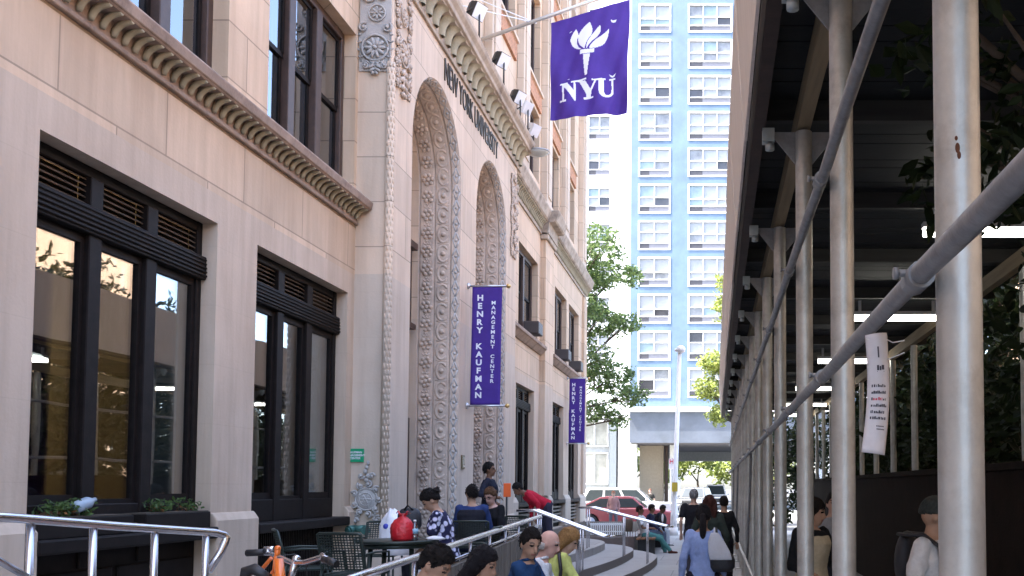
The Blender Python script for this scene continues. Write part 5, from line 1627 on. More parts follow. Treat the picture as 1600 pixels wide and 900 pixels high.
# ------------------------------------------------------------------ bicycle: wheels below the frame edge, orange frame, silver bars
def bicycle():
    M_or = mat('orange_enamel', (.75,.16,.015), .3, 0, .1, 8, coat=.5); M_ty = mat('tyre_rubber', (.02,.02,.02), .8)
    H = on_y(432, 858, 4.75)               # head of the steerer
    root = empty('bicycle', (H.x, H.y, Z0), 'orange framed bicycle with silver handlebar and black grips, left of the chairs', 'bicycle')
    f = V((.78,-.62,0)).normalized()       # heading
    s = V((f.y,-f.x,0))
    up = V((0,0,1))
    G = V((H.x, H.y, Z0))
    def Q(a, z, b=0): return G + f*a + up*z + s*b
    hh = H.z - Z0
    R_ = .33
    fw, rw = Q(.32, R_), Q(-.74, R_)
    for nm, c_ in (('front_wheel', fw), ('rear_wheel', rw)):
        b = MB(); b.tube([c_ + f*R_*math.cos(a) + up*R_*math.sin(a) for a in [2*PI*k/40 for k in range(41)]], .022, 8); w_ = b.build(nm, M_ty, root)
        b = MB(); b.tube([c_ + f*(R_-.03)*math.cos(a) + up*(R_-.03)*math.sin(a) for a in [2*PI*k/40 for k in range(41)]], .012, 6)
        for k in range(18):
            a = 2*PI*k/18; b.tube([c_ + s*.02*(-1)**k, c_ + f*(R_-.03)*math.cos(a) + up*(R_-.03)*math.sin(a)], .0016, 3)
        b.tube([c_-s*.05, c_+s*.05], .02, 8); b.build('rim', M_steel, w_)
    ht, hb = Q(.02, hh-.05), Q(.09, hh-.28)
    seat = Q(-.5, hh-.34); bb = Q(-.28, .3)
    b = MB(); b.tube([ht, hb], .024, 10); b.tube([ht*.7+hb*.3, seat], .02, 8); b.tube([hb, bb], .024, 8); b.tube([bb, seat], .02, 8)
    for sg in (-1,1): b.tube([seat, rw+s*.06*sg], .012, 6); b.tube([bb, rw+s*.06*sg], .013, 6); b.tube([hb, hb*.6+fw*.4+s*.055*sg, fw+s*.055*sg], [.018,.016,.011], 8)
    b.build('frame', M_or, root)
    b = MB(); b.ell(seat+up*.12-f*.05, (.13,.08,.035), Matrix((f,s,up)).transposed(), 14, 8); b.tube([seat, seat+up*.1], .014, 8); b.build('saddle', M_black, root)
    # handlebar, measured in the photograph
    D = 4.75
    Lp, Rp = on_y(386,864,4.95), on_y(526,882,4.5)
    b = MB(); pts = [on_y(412,864,4.93), on_y(424,865,4.9), on_y(440,872,4.84), on_y(458,880,4.76), on_y(478,878,4.68), on_y(500,871,4.6), on_y(512,873,4.55)]
    b.tube(pts, .0125, 10); hbar = b.build('handlebar', M_steel, root)
    b = MB(); b.tube([Lp, on_y(414,863,4.93)], .018, 10); b.build('grip', M_black, root)
    b = MB(); b.tube([on_y(506,874,4.56), on_y(514,876,4.53), Rp], [.017,.018,.018], 10); b.build('grip', M_black, root)
    for (p, q) in ((on_y(413,857,4.92), on_y(428,857,4.9)), (on_y(503,866,4.58), on_y(510,876,4.55))):
        b = MB(); b.tube([p, q], .011, 8); b.tube([p.lerp(q,.4), p.lerp(q,.4)-up*.03], .012, 8); b.build('brake_clamp', M_steel, root)
    b = MB(); b.tube([on_y(434,856,4.86), on_y(433,872,4.86)], .014, 10); b.tube([on_y(433,868,4.86), on_y(429,902,4.87)], .015, 10); b.ell(on_y(434,857,4.86), .016, None, 10, 8)
    b.tube([on_y(430,890,4.87), on_y(442,905,4.8)], .012, 8); b.tube([on_y(430,890,4.87), on_y(420,905,4.9)], .012, 8); b.tube([on_y(424,872,5.0), on_y(404,896,5.05)], .01, 8)
    b.build('steerer', M_or, root)
    b = MB(); b.tube([on_y(463,872,4.75), on_y(456,898,4.75), on_y(450,915,4.76)], [.02,.016,.014], 10); b.ell(on_y(463,874,4.75), .022, None, 10, 8); b.build('stem', M_steel, root)
    b = MB(); b.tube([on_y(440,868,4.84), on_y(462,866,4.9), on_y(470,884,4.85), on_y(460,905,4.8)], .003, 5); b.tube([on_y(500,876,4.6), on_y(478,884,4.7), on_y(480,905,4.72)], .003, 5); b.build('brake_cable', M_black, root)
    b = MB(); q0 = on_y(385,893,4.7)
    b.tube([q0 + V((-.01,0,-.1)), q0, q0 + V((.04,0,.012)), q0+V((.12,-.02,-.03))], [.03,.03,.028,.02], 10); b.build('basket_rim', M_black, root)
bicycle()
# ------------------------------------------------------------------ far towers
YT = 75.0
M_blue = mat('blue_glazed_brick', (.095,.15,.225), .6, 0, .2, .6, .05, 30)
M_conc = mat('white_concrete', (.72,.73,.74), .7, 0, .05, .5)
M_fas = mat('grey_blue_fascia', (.085,.1,.125), .6, 0, .25, .5, dirt=(.06,.07,.08), dscale=.4)
M_pane = mat('bright_curtained_glass', (.27,.285,.3), .25, 0, .06, 1.0)
M_pane_c = mat('cyan_curtained_glass', (.2,.27,.3), .2, 0, .2, 1.0)
M_pane_g = mat('greyed_glass', (.18,.19,.2), .15, 0, .4, 1.2)
M_pane_d = mat('open_dark_glass', (.05,.05,.055), .15, 0, .3, 1)
M_pink = mat('pink_curtain', (.7,.42,.5), .7)
M_ac = mat('ac_grille_grey', (.06,.058,.065), .6, 0, .1); M_acp = mat('spandrel_panel', (.17,.17,.19), .6, 0, .05)
def X_(px): return on_y(px, 500, YT).x
def Z_(py): return on_y(1000, py, YT).z
tower = empty('apartment_tower', (2, YT+10, 0), 'bright blue brick apartment tower with white framed windows closing the street', 'building')
z_led = Z_(639); z_fas0 = Z_(692); ztop = 52
rows = [Z_(62) - 2.93*k for k in range(-5, 10)]
cols = [(X_(997), X_(1047)), (X_(1075), X_(1144)), (4.2, 7.6), (9.6, 12.4)]
x0, x1 = X_(985), 15
ops = []
for r in rows:
    for a, b in cols:
        if r < ztop-1: ops.append((a, b, r-2.32, r))
xs = sorted({x0, x1, *[v for o in ops for v in o[:2]]}); zs_ = sorted({z_led, ztop, *[v for o in ops for v in o[2:]]})
b = MB()
for p, q in zip(xs, xs[1:]):
    for c, d in zip(zs_, zs_[1:]):
        if any(o[0] < (p+q)/2 < o[1] and o[2] < (c+d)/2 < o[3] for o in ops): continue
        b.quad((p,YT,c),(q,YT,c),(q,YT,d),(p,YT,d))
for (p, q, c, d) in ops:
    e = YT+.22
    b.quad((p,YT,c),(p,e,c),(p,e,d),(p,YT,d)); b.quad((q,YT,c),(q,e,c),(q,e,d),(q,YT,d)); b.quad((p,YT,d),(q,YT,d),(q,e,d),(p,e,d)); b.quad((p,YT,c),(q,YT,c),(q,e,c),(p,e,c))
b.quad((x0,YT,z_led),(x0,YT+20,z_led),(x0,YT+20,ztop),(x0,YT,ztop)); b.quad((x1,YT,z_led),(x1,YT+20,z_led),(x1,YT+20,ztop),(x1,YT,ztop)); b.quad((x0,YT,ztop),(x1,YT,ztop),(x1,YT+20,ztop),(x0,YT+20,ztop)); b.quad((x0,YT+20,z_led),(x1,YT+20,z_led),(x1,YT+20,ztop),(x0,YT+20,ztop))
b.build('blue_wall', M_blue, tower, fixn=False)
rt = random.Random(21)
def tower_window(parent, a, b_, z0, z1, Y, npane, ac=True):
    t = .09
    f = MB(); yf = Y-.05
    f.box(a-.02,yf,z0-.02,a+t,Y+.2,z1+.02); f.box(b_-t,yf,z0-.02,b_+.02,Y+.2,z1+.02); f.box(a+t,yf,z1-t,b_-t,Y+.2,z1+.02); f.box(a+t,yf,z0-.02,b_-t,Y+.2,z0+t)
    za = z0 + (.52 if ac else t)
    if ac: f.box(a+t,yf+.03,za,b_-t,Y+.2,za+.06)
    w_ = (b_-a-2*t)/npane; zm = za + (z1-za)*rt.choice((.42,.5,.34))
    for i in range(1, npane): f.box(a+t+w_*i-.025,yf+.04,za+.06,a+t+w_*i+.025,Y+.2,z1-t)
    f.box(a+t,yf+.05,zm-.025,b_-t,Y+.2,zm+.025)
    o = f.build('window', M_white, parent)
    for i in range(npane):
        for (c, d) in ((za+.06, zm), (zm, z1-t)):
            m_ = rt.choices([M_pane, M_pane_c, M_pane_g, M_pane_d, M_pink], [.7 if d > zm else .5, .05, .16, .03 if d > zm else .14, .02])[0]
            q = MB(); q.quad((a+t+w_*i,Y+.14,c),(a+t+w_*(i+1),Y+.14,c),(a+t+w_*(i+1),Y+.14,d),(a+t+w_*i,Y+.14,d)); q.build('pane', m_, o, fixn=False)
    if ac:
        q = MB(); q.box(a+t,Y+.05,z0+t,a+t+(b_-a)*.3,Y+.12,za); q.build('ac_grille', M_ac, o)
        q = MB(); q.box(a+t+(b_-a)*.3,Y+.05,z0+t,b_-t,Y+.12,za); q.build('spandrel_panel', M_acp, o)
for (a, b_, z0, z1) in ops:
    tower_window(tower, a, b_, z0, z1, YT, 3 if b_-a > 3 else 2)
# podium: ledge, fascia, soffit, columns and passage
b = MB(); b.box(x0-.2,YT-.5,z_led-.25,x1,YT+.1,z_led+.1); b.build('ledge', M_conc, tower, bevel=.03)
b = MB(); b.box(x0,YT-.2,z_fas0,x1,YT+.3,z_led-.25); b.build('fascia', M_fas, tower)
b = MB(); b.box(x0+.02,YT+.31,z_fas0-.02,x1,YT+20,z_fas0+.3); b.build('soffit', mat('soffit_dark', (.12,.11,.11), .8), tower)
b = MB(); b.box(x0,YT+18,z_fas0-.9,x1,YT+20,z_fas0-.03); b.build('beam', mat('beam_grey', (.3,.3,.28), .7), tower)
for px in (985, 1046):
    x = X_(px); w_ = .5
    b = MB(); b.box(x-w_*.2, YT+(.4 if px == 985 else 3), 0, x+w_, YT+1.2+(0 if px == 985 else 3), z_fas0-.03); b.build('column', mat('pale_column', (.6,.6,.56), .7), tower, bevel=.04)
for x in (2.6, 9, 14):
    b = MB(); b.box(x, YT+1, 0, x+.8, YT+2, z_fas0-.03); b.build('column', M_conc, tower, bevel=.04)
b = MB(); b.box(X_(992)+.1,YT+4,0,X_(1033),YT+5,z_fas0-.04); b.build('lobby_wall', mat('lobby_tan', (.36,.3,.22), .8, 0, .1), tower)
b = MB(); b.box(X_(1033)+.05,YT+4.5,0,X_(1033)+.35,YT+4.9,z_fas0-.05); b.build('column', M_brown, tower)
# white neighbouring block
wb = empty('apartment_block', (-14, YT+8, 0), 'white apartment block with gridded windows left of the blue tower', 'building')
xa, xb = -24, x0-.02
wc = [(X_(915), X_(952)), (-16.5,-14), (-20.5,-18)]
M_ww = mat('white_wall', (.76,.77,.78), .7, 0, .04, .4)
ops = []
zr = [Z_(232) - 2.93*k for k in range(-7, 6)]
for r in zr:
    for a, b_ in wc:
        if r-2.1 > Z_(652): ops.append((a, b_, r-2.05, r))
YW = YT + .6
xs = sorted({xa, xb, *[v for o in ops for v in o[:2]]}); zs_ = sorted({Z_(652), 50, *[v for o in ops for v in o[2:]]})
b = MB()
for p, q in zip(xs, xs[1:]):
    for c, d in zip(zs_, zs_[1:]):
        if any(o[0] < (p+q)/2 < o[1] and o[2] < (c+d)/2 < o[3] for o in ops): continue
        b.quad((p,YW,c),(q,YW,c),(q,YW,d),(p,YW,d))
for (p, q, c, d) in ops:
    e = YW+.25
    b.quad((p,YW,c),(p,e,c),(p,e,d),(p,YW,d)); b.quad((q,YW,c),(q,e,c),(q,e,d),(q,YW,d)); b.quad((p,YW,d),(q,YW,d),(q,e,d),(p,e,d)); b.quad((p,YW,c),(q,YW,c),(q,e,c),(p,e,c))
b.quad((xa,YW,50),(xb,YW,50),(xb,YW+18,50),(xa,YW+18,50)); b.quad((xa,YW,0),(xa,YW+18,0),(xa,YW+18,50),(xa,YW,50))
b.build('white_wall', M_ww, wb, fixn=False)
for (a, b_, z0, z1) in ops: tower_window(wb, a, b_, z0, z1, YW, 2)
b = MB(); b.box(xa,YW+.8,0,xb,YW+1,Z_(652)); b.build('shopfront_wall', mat('shopfront_grey', (.3,.31,.3), .6), wb)
b = MB(); b.box(xa,YW-.05,Z_(652)-.0,xb,YW+.9,Z_(640)); b.build('ledge', M_conc, wb)
for px, w_, m_ in ((952,.55,mat('dark_grey_pier', (.14,.16,.17), .6)), (966,.95,M_conc)):
    b = MB(); b.box(X_(px),YW-.1,0,X_(px)+w_,YW+.78,Z_(652)-.01); b.build('pier', m_, wb)
for (p0, p1, y0, y1) in ((905,949,655,697),(905,949,706,757)):
    f = MB(); a, b_, z1, z0 = X_(p0), X_(p1), Z_(y0), Z_(y1)
    f.box(a,YW+.6,z0,b_,YW+.78,z0+.1); f.box(a,YW+.6,z1-.1,b_,YW+.78,z1); f.box(b_-.1,YW+.6,z0+.1,b_,YW+.78,z1-.1); f.box((a+b_)/2-.04,YW+.6,z0+.1,(a+b_)/2+.04,YW+.78,z1-.1)
    o = f.build('shop_window', M_conc, wb)
    q = MB(); q.box(a,YW+.72,z0+.1,b_-.1,YW+.77,z1-.1); q.build('pane', mat('shop_pane', (.3,.3,.26), .12, 0, .35, .5), o)
# building far beyond the passage
b = MB(); b.box(-9,118,6.8,26,130,16); o = b.build('elevated_walkway', mat('walkway_blue', (.12,.22,.3), .6)); tag(o, 'blue grey walkway block seen far through the passage', 'building')
for x in (-5, 4, 13, 22):
    b = MB(); b.box(x,120,0,x+.7,121,6.8); b.build('column', M_conc, o)

# opposite building across the street, sunlit, behind the shed and the trees
ob = empty('brick_building', (14, 18, 0), 'tall tan brick building across the street behind the shed and trees', 'building')
b = MB()
M_ob = stone('tan_brick', (.72,.52,.38), 1.2, .5, jt=.8, streak=.4)
ops = [(y, y+1.6, z, z+2.4) for y in np.arange(-13, 34, 3.6) for z in (2.0, 6.2, 10.0)]
wall_grid(b, 10.5, -16, 35, 0, 13, ops, -.3)
b.quad((10.5,-16,0),(22,-16,0),(22,-16,13),(10.5,-16,13)); b.quad((10.5,35,0),(22,35,0),(22,35,13),(10.5,35,13)); b.quad((10.5,-16,13),(22,-16,13),(22,35,13),(10.5,35,13)); b.quad((22,-16,0),(22,35,0),(22,35,13),(22,-16,13))
b.build('brick_wall', M_ob, ob, fixn=False)
for (y0, y1, z0, z1) in ops:
    q = MB(); q.box(10.74,y0+.001,z0+.001,10.79,y1-.001,z1-.001); o = q.build('window', mat('door_glass', (.03,.03,.035), .08), ob)
    q = MB(); q.box(10.7,y0,z0+1.15,10.74,y1,z0+1.22); q.box(10.7,y0,z0,10.74,y0+.07,z1); q.box(10.7,y1-.07,z0,10.74,y1,z1); q.build('sash', M_white, o)

# ------------------------------------------------------------------ cars
M_tyre = mat('tyre', (.02,.02,.02), .8); M_rim = mat('alloy_rim', (.45,.45,.47), .3, .8, .05)
M_cglass = mat('car_glass', (.03,.04,.045), .06, 0, .1); M_lampw = mat('headlamp', (.75,.77,.8), .1, .3, 0); M_lampr = mat('tail_lamp', (.5,.02,.02), .2)
def car(loc, rz, label, col, kind='sedan', name='parked_car'):
    root = empty(name, loc, label, 'car' if kind != 'van' else 'van', 'vehicles at the cross street', rz)
    Mp = mat('car_paint_%.2f_%.2f_%.2f' % col, col, .25, .0, .04, 3, coat=.8)
    K = {'sedan': dict(L=4.6, W=1.76, H=1.45, belt=.92, hood=.86, cowl=1.05, ws=.52, rs=-1.35, re=-1.95, rr=-.95, deck=.95),
         'suv': dict(L=4.9, W=1.86, H=1.82, belt=1.12, hood=1.1, cowl=1.15, ws=.45, rs=-2.1, re=-2.38, rr=-2.05, deck=1.15),
         'van': dict(L=5.2, W=1.95, H=2.05, belt=1.15, hood=1.1, cowl=1.55, ws=.75, rs=-2.45, re=-2.55, rr=-2.4, deck=1.2)}[kind]
    L, W, H = K['L'], K['W'], K['H']; h = L/2
    low = [(-h,.38),(-h+.05,.3),(-h+.35,.22)]
    fx, rx, wr = h-.9, -h+.95, .33 if kind == 'sedan' else .37
    def arch(cx): return [(cx + (wr+.06)*math.cos(PI - a), .22 + max(0,(wr+.06)*math.sin(a)+.1)) for a in [PI*k/8 for k in range(9)]]
    prof = low + arch(rx) + arch(fx) + [(h-.3,.22),(h-.06,.3),(h,.5),(h-.02,.7),(h-.15,K['hood']-.06),(h-.5,K['hood']),(K['cowl'],K['belt']+.02),(K['re']+.02,K['deck']),(-h+.12,K['deck']-.04),(-h+.01,.75)]
    b = MB(); n = len(prof)
    secs = []
    for y, ins in ((-W/2+.0,.05),(-W/2+.0,0.0),(-W/2+.09,-.0),(W/2-.09,-.0),(W/2,0.0),(W/2,.05)):
        pass
    def sec(y, k): return [V((y, x*(1-k*.02), .3 + (z-.3)*(1-k*.05) if z > .55 else z)) for x, z in prof]
    b.loft([sec(-W/2,1), sec(-W/2+.06,0), sec(W/2-.06,0), sec(W/2,1)], smooth=False)
    b.build('body', Mp, root, local=True, bevel=.03)
    # greenhouse
    roof = [(K['cowl'],K['belt']),(K['ws'],H-.05),(K['ws']-.2,H),(K['rr']+.25,H),(K['rr'],H-.04),(K['re'],K['deck']-.02)]
    b = MB()
    def rs_(y, t): return [V((y*(1-t*0)*(1 - .22*max(0,(z-K['belt'])/(H-K['belt']))), x, z)) for x, z in roof]
    b.loft([rs_(-W/2+.06,0), rs_(W/2-.06,0)], smooth=False); b.build('cabin', Mp, root, local=True, bevel=.04)
    def side_pt(sg, x, z): return V((sg*((W/2-.06)*(1 - .22*max(0,(z-K['belt'])/(H-K['belt']))) + .006), x, z))
    zb, zt_ = K['belt']+.05, H-.11
    xf = lambda z: K['cowl'] + (K['ws']-K['cowl'])*(z-K['belt'])/(H-.05-K['belt']) - .12
    xr = lambda z: K['re'] + (K['rr']-K['re'])*(z-K['deck'])/(H-.04-K['deck']) + .14
    xm = (K['ws']+K['rr'])/2 - .0
    cuts = [(.0,.46),(.5,.97)] if kind == 'sedan' else [(0,.33),(.37,.66),(.7,.98)]
    for sg in (-1, 1):
        for (t0, t1) in cuts:
            def Pn(t, z): return side_pt(sg, xf(z) + (xr(z)-xf(z))*t, z)
            q = MB(); q.add([Pn(t0,zb),Pn(t1,zb),Pn(t1,zt_),Pn(t0,zt_)], [(0,1,2,3)]); o = q.build('side_window', M_cglass, root, local=True, fixn=False); o.modifiers.new('t','SOLIDIFY').thickness = .008
    for nm, (xa, za), (xb_, zb_) in (('windscreen', (K['cowl'],K['belt']), (K['ws'],H-.05)), ('rear_window', (K['re'],K['deck']-.02), (K['rr'],H-.04))):
        q = MB(); d = V((0, 1 if nm == 'windscreen' else -1, .5)).normalized()*.012
        def Wn(sg, t): 
            z = za+(zb_-za)*t; return V((sg*((W/2-.06)*(1-.22*max(0,(z-K['belt'])/(H-K['belt'])))-.1), xa+(xb_-xa)*t, z)) + d
        q.add([Wn(-1,.1),Wn(1,.1),Wn(1,.92),Wn(-1,.92)], [(0,1,2,3)]); o = q.build(nm, M_cglass, root, local=True, fixn=False); o.modifiers.new('t','SOLIDIFY').thickness = .008
    for x in (fx, rx):
        for sg in (-1, 1):
            My = Matrix.Rotation(R(90),3,'Y')
            q = MB(); q.lathe([(wr-.1,-.1),(wr-.02,-.11),(wr,-.07),(wr,.07),(wr-.02,.11),(wr-.1,.1)], (sg*(W/2-.12),x,wr), 24, 0, My); w_ = q.build('wheel', M_tyre, root, local=True)
            q = MB(); q.lathe([(wr-.1,-.112),(.08,-.10),(.05,-.118),(.05,.118),(.08,.10),(wr-.1,.112)], (sg*(W/2-.12),x,wr), 20, 0, My); q.build('rim', M_rim, w_, local=True)
    for sg in (-1, 1):
        q = MB(); q.box(sg*(W/2-.42),h-.16,K['hood']-.3,sg*(W/2-.08),h-.015,K['hood']-.12); q.build('headlight', M_lampw, root, local=True, bevel=.02)
        q = MB(); q.box(sg*(W/2-.3),-h+.0,K['deck']-.32,sg*(W/2-.05),-h+.1,K['deck']-.1); q.build('tail_light', M_lampr, root, local=True, bevel=.02)
        q = MB(); q.ell((sg*(W/2+.08),K['cowl']-.25,K['belt']+.1),(.09,.06,.07),None,10,8); q.build('mirror', Mp, root, local=True)
    q = MB(); q.box(-W/2+.1,h-.08,.34,W/2-.1,h+.04,.5); q.build('bumper', M_black if kind != 'sedan' else Mp, root, local=True, bevel=.03)
    q = MB(); q.box(-.5,h-.1,.56,.5,h+.005,K['hood']-.18); q.build('grille', M_black, root, local=True, bevel=.01)
    q = MB(); q.box(-W/2+.1,-h-.04,.34,W/2-.1,-h+.08,.5); q.build('bumper', M_black if kind != 'sedan' else Mp, root, local=True, bevel=.03)
    return root
# side-on cars along the cross street (their noses point right, +X)
car((on_y(974,790,42.2).x, 42.2, -.015), R(-90), 'dark red car parked side on at the kerb of the cross street', (.34,.075,.085))
car((on_y(984,790,47.5).x, 47.5, -.015), R(-90), 'white sport utility car side on behind the red car', (.74,.74,.75), 'suv')
car((on_y(912,790,50.6).x-.6, 50.6, -.015), R(-90), 'silver white car half hidden behind the building corner', (.62,.64,.66))
car((on_y(1086,765,66).x, 66, .004), R(172), 'black car facing us in the passage under the tower', (.08,.085,.09), 'suv')
car((on_y(1118,765,82).x, 82, .004), R(180), 'white van facing us farthest back in the passage', (.74,.74,.75), 'van', 'parked_van')

# white lamp pole
r_ = empty('street_lamp', on_z(1053,828,0.0), 'slim white lamp post leaning a little before the blue tower', 'street lamp')
Yp = 36.5
b = MB(); p0 = on_y(1052,800,Yp); p0.z = 0; pt_ = on_y(1062,548,Yp)
b.tube([p0, p0.lerp(pt_,.12), p0.lerp(pt_,.125), pt_], [.13,.12,.1,.075], 12); b.tube([p0+V((0,0,.0)), p0+V((0,0,.3))], [.19,.17], 12); b.build('pole', M_white, r_)
b = MB(); b.ell(pt_+V((.05,-.1,.04)), (.18,.24,.15), None, 14, 10); b.ell(pt_+V((-.12,0,.02)), (.08,.08,.07), None, 10, 8); b.build('lamp_shade', mat('white_plastic', (.78,.78,.82), .45), r_)
b = MB(); q = on_y(1055,762,Yp); b.box(q.x-.12,Yp-.2,q.z-.15,q.x+.1,Yp-.12,q.z+.2); b.build('yellow_tag', mat('yellow_tag', (.6,.45,.05), .6), r_)
q = on_y(1050,724,45); r_ = empty('parking_sign', (q.x, 45, 0), 'small red and white parking sign beside the lamp post', 'sign')
b = MB(); b.box(q.x-.15,45,q.z-.28,q.x+.12,45.02,q.z+.22); b.build('plate', M_white, r_)
b = MB(); b.box(q.x-.11,44.985,q.z-.02,q.x-.07,44.999,q.z+.2); b.box(q.x+.03,44.985,q.z-.02,q.x+.07,44.999,q.z+.2); b.box(q.x-.07,44.985,q.z+.07,q.x+.03,44.999,q.z+.12); b.build('red_print', mat('red_ink', (.6,.08,.12), .8, 0, 0), r_)
b = MB(); b.tube([(q.x,45.03,0),(q.x,45.03,q.z+.25)], .03, 8); b.build('pole', M_pipe2, r_)

# ------------------------------------------------------------------ trees
M_bark = mat('bark', (.1,.075,.055), .9, 0, .3, 8, .5, 20)
def tree(loc, height, label, clumps, leaf, m, n, seed, trunk_r=.16, group='street trees', branch_to=None):
    rnd = random.Random(seed)
    r_ = empty('tree', loc, label, 'tree', group)
    base = V(loc)
    b = MB(); fork = base + V((rnd.uniform(-.2,.2), rnd.uniform(-.2,.2), height*.32))
    b.tube([base, base+V((0,0,.25)), base.lerp(fork,.5)+V((.05,.03,0)), fork], [trunk_r*1.5, trunk_r, trunk_r*.85, trunk_r*.7], 10)
    for (c_, rx, ry, rz) in clumps:
        c = V(c_); mid = fork.lerp(c, .55) + V((rnd.uniform(-.3,.3), rnd.uniform(-.3,.3), rnd.uniform(-.1,.4)))
        b.tube([fork - V((0,0,.1)), fork.lerp(mid,.5)+V((0,0,.15)), mid, c], [trunk_r*.5, trunk_r*.4, trunk_r*.28, .02], 7)
        for k in range(4):
            e = c + V((rnd.uniform(-.8,.8)*rx, rnd.uniform(-.8,.8)*ry, rnd.uniform(-.5,.7)*rz)); b.tube([mid.lerp(c,.6), e], [.03,.008], 5)
    b.build('trunk', M_bark, r_)
    b = MB(); tot = sum(x[1]*x[2]+x[1]*x[3] for x in clumps)
    for (c_, rx, ry, rz) in clumps:
        k = int(n*(rx*ry+rx*rz)/tot)
        # sprays: leaves gathered on many small twigs, so gaps remain
        for _ in range(max(1, k//14)):
            while True:
                p = V((rnd.uniform(-1,1), rnd.uniform(-1,1), rnd.uniform(-1,1)))
                if .25 < p.length <= 1: break
            q = V(c_) + V((p.x*rx, p.y*ry, p.z*rz)) + V((0,0,-.1*rnd.random()))
            s_ = leaf*rnd.uniform(1.6,3.2)
            leaves(b, q, 14, s_*1.3, s_*1.3, s_*.6, leaf, rnd, 0, 0)
    b.build('crown', m, r_, fixn=False)
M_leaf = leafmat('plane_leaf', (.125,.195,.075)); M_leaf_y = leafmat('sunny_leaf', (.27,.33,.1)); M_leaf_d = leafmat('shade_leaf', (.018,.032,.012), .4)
def cl(px, py, Y, rx, ry, rz):
    p = on_y(px, py, Y); return ((p.x, p.y, p.z), rx, ry, rz)
Yt = 43.5
tree((-8.6, 42.2, 0), 12, 'leafy green street tree reaching out from behind the building corner', [cl(925,385,Yt,1.5,1.8,1.0), cl(955,430,Yt+.4,1.4,1.5,.65), cl(900,460,Yt,1.6,1.8,1.2), cl(935,500,Yt-.5,1.5,1.6,.7), cl(978,505,Yt,.8,1.0,.5), cl(915,560,Yt,1.5,1.6,.9), cl(955,590,Yt+.5,1.4,1.5,.7), cl(990,620,Yt,.9,1.0,.5), cl(930,640,Yt-.4,1.0,1.2,.5), cl(968,655,Yt,.5,.7,.4), cl(870,420,Yt,2,2,1.6)], .1, M_leaf, 15500, 5)
tree((2.6, 46.5, 0), 9, 'yellow green sunlit tree peeking past the end of the shed', [cl(1128,480,46,.35,.8,.9), cl(1131,440,46,.25,.7,.5), cl(1116,565,46,.7,1.0,.6), cl(1108,607,46,.65,1.0,.6), cl(1125,645,46,.55,1.0,.5), cl(1155,580,46.5,1.0,1.4,1.6)], .1, M_leaf_y, 6000, 6)
tree((-1.8, 104, 0), 8, 'green tree far beyond the passage, left of its walkway columns', [((-4.5,104,4.5),2.2,2,2), ((-2,105,5.5),2.5,2,1.8)], .3, M_leaf_y, 1500, 7)
tree((6.5, 108, 0), 7, 'green tree far beyond the passage, behind the white van', [((1.5,108,3.8),3.0,2,1.5), ((6,108,4.2),3.5,2,2)], .3, M_leaf_y, 1800, 8)
tree((-8.5, 100, 0), 8, 'green tree far beyond the passage, behind the pale columns', [((-5.8,100,3.6),1.4,2,2.6), ((-9,100,5),2,2,2)], .3, M_leaf_y, 1200, 18)
# dark trees behind the shed wall
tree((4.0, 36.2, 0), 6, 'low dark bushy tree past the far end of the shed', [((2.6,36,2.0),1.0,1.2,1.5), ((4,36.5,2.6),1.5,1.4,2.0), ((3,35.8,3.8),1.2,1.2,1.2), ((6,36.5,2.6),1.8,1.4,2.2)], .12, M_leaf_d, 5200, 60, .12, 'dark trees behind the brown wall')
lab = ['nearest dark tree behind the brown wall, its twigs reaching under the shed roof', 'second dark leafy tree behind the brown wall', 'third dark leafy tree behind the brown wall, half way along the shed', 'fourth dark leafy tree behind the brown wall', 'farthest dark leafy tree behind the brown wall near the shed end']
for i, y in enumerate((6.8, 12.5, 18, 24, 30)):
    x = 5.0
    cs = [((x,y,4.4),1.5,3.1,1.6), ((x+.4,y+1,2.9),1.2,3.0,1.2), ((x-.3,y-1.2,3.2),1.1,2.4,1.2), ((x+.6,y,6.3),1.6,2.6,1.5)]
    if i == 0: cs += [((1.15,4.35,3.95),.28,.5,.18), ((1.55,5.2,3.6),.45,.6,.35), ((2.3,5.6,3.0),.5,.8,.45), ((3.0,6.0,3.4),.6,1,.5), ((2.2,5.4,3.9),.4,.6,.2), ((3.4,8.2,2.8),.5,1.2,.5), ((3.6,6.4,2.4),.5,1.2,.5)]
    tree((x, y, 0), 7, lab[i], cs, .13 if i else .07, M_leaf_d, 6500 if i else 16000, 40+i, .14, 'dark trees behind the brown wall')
hd = MB(); rnd = random.Random(77)  # foliage filled in and run on out of view to block the sunlit brick
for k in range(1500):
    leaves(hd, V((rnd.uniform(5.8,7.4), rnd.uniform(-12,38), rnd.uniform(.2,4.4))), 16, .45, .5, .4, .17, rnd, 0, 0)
tag(hd.build('hedge_foliage', M_leaf_d, fixn=False), 'dense dark hedge filled in behind the trees to block the sunlit brick', 'hedge', kind='stuff')
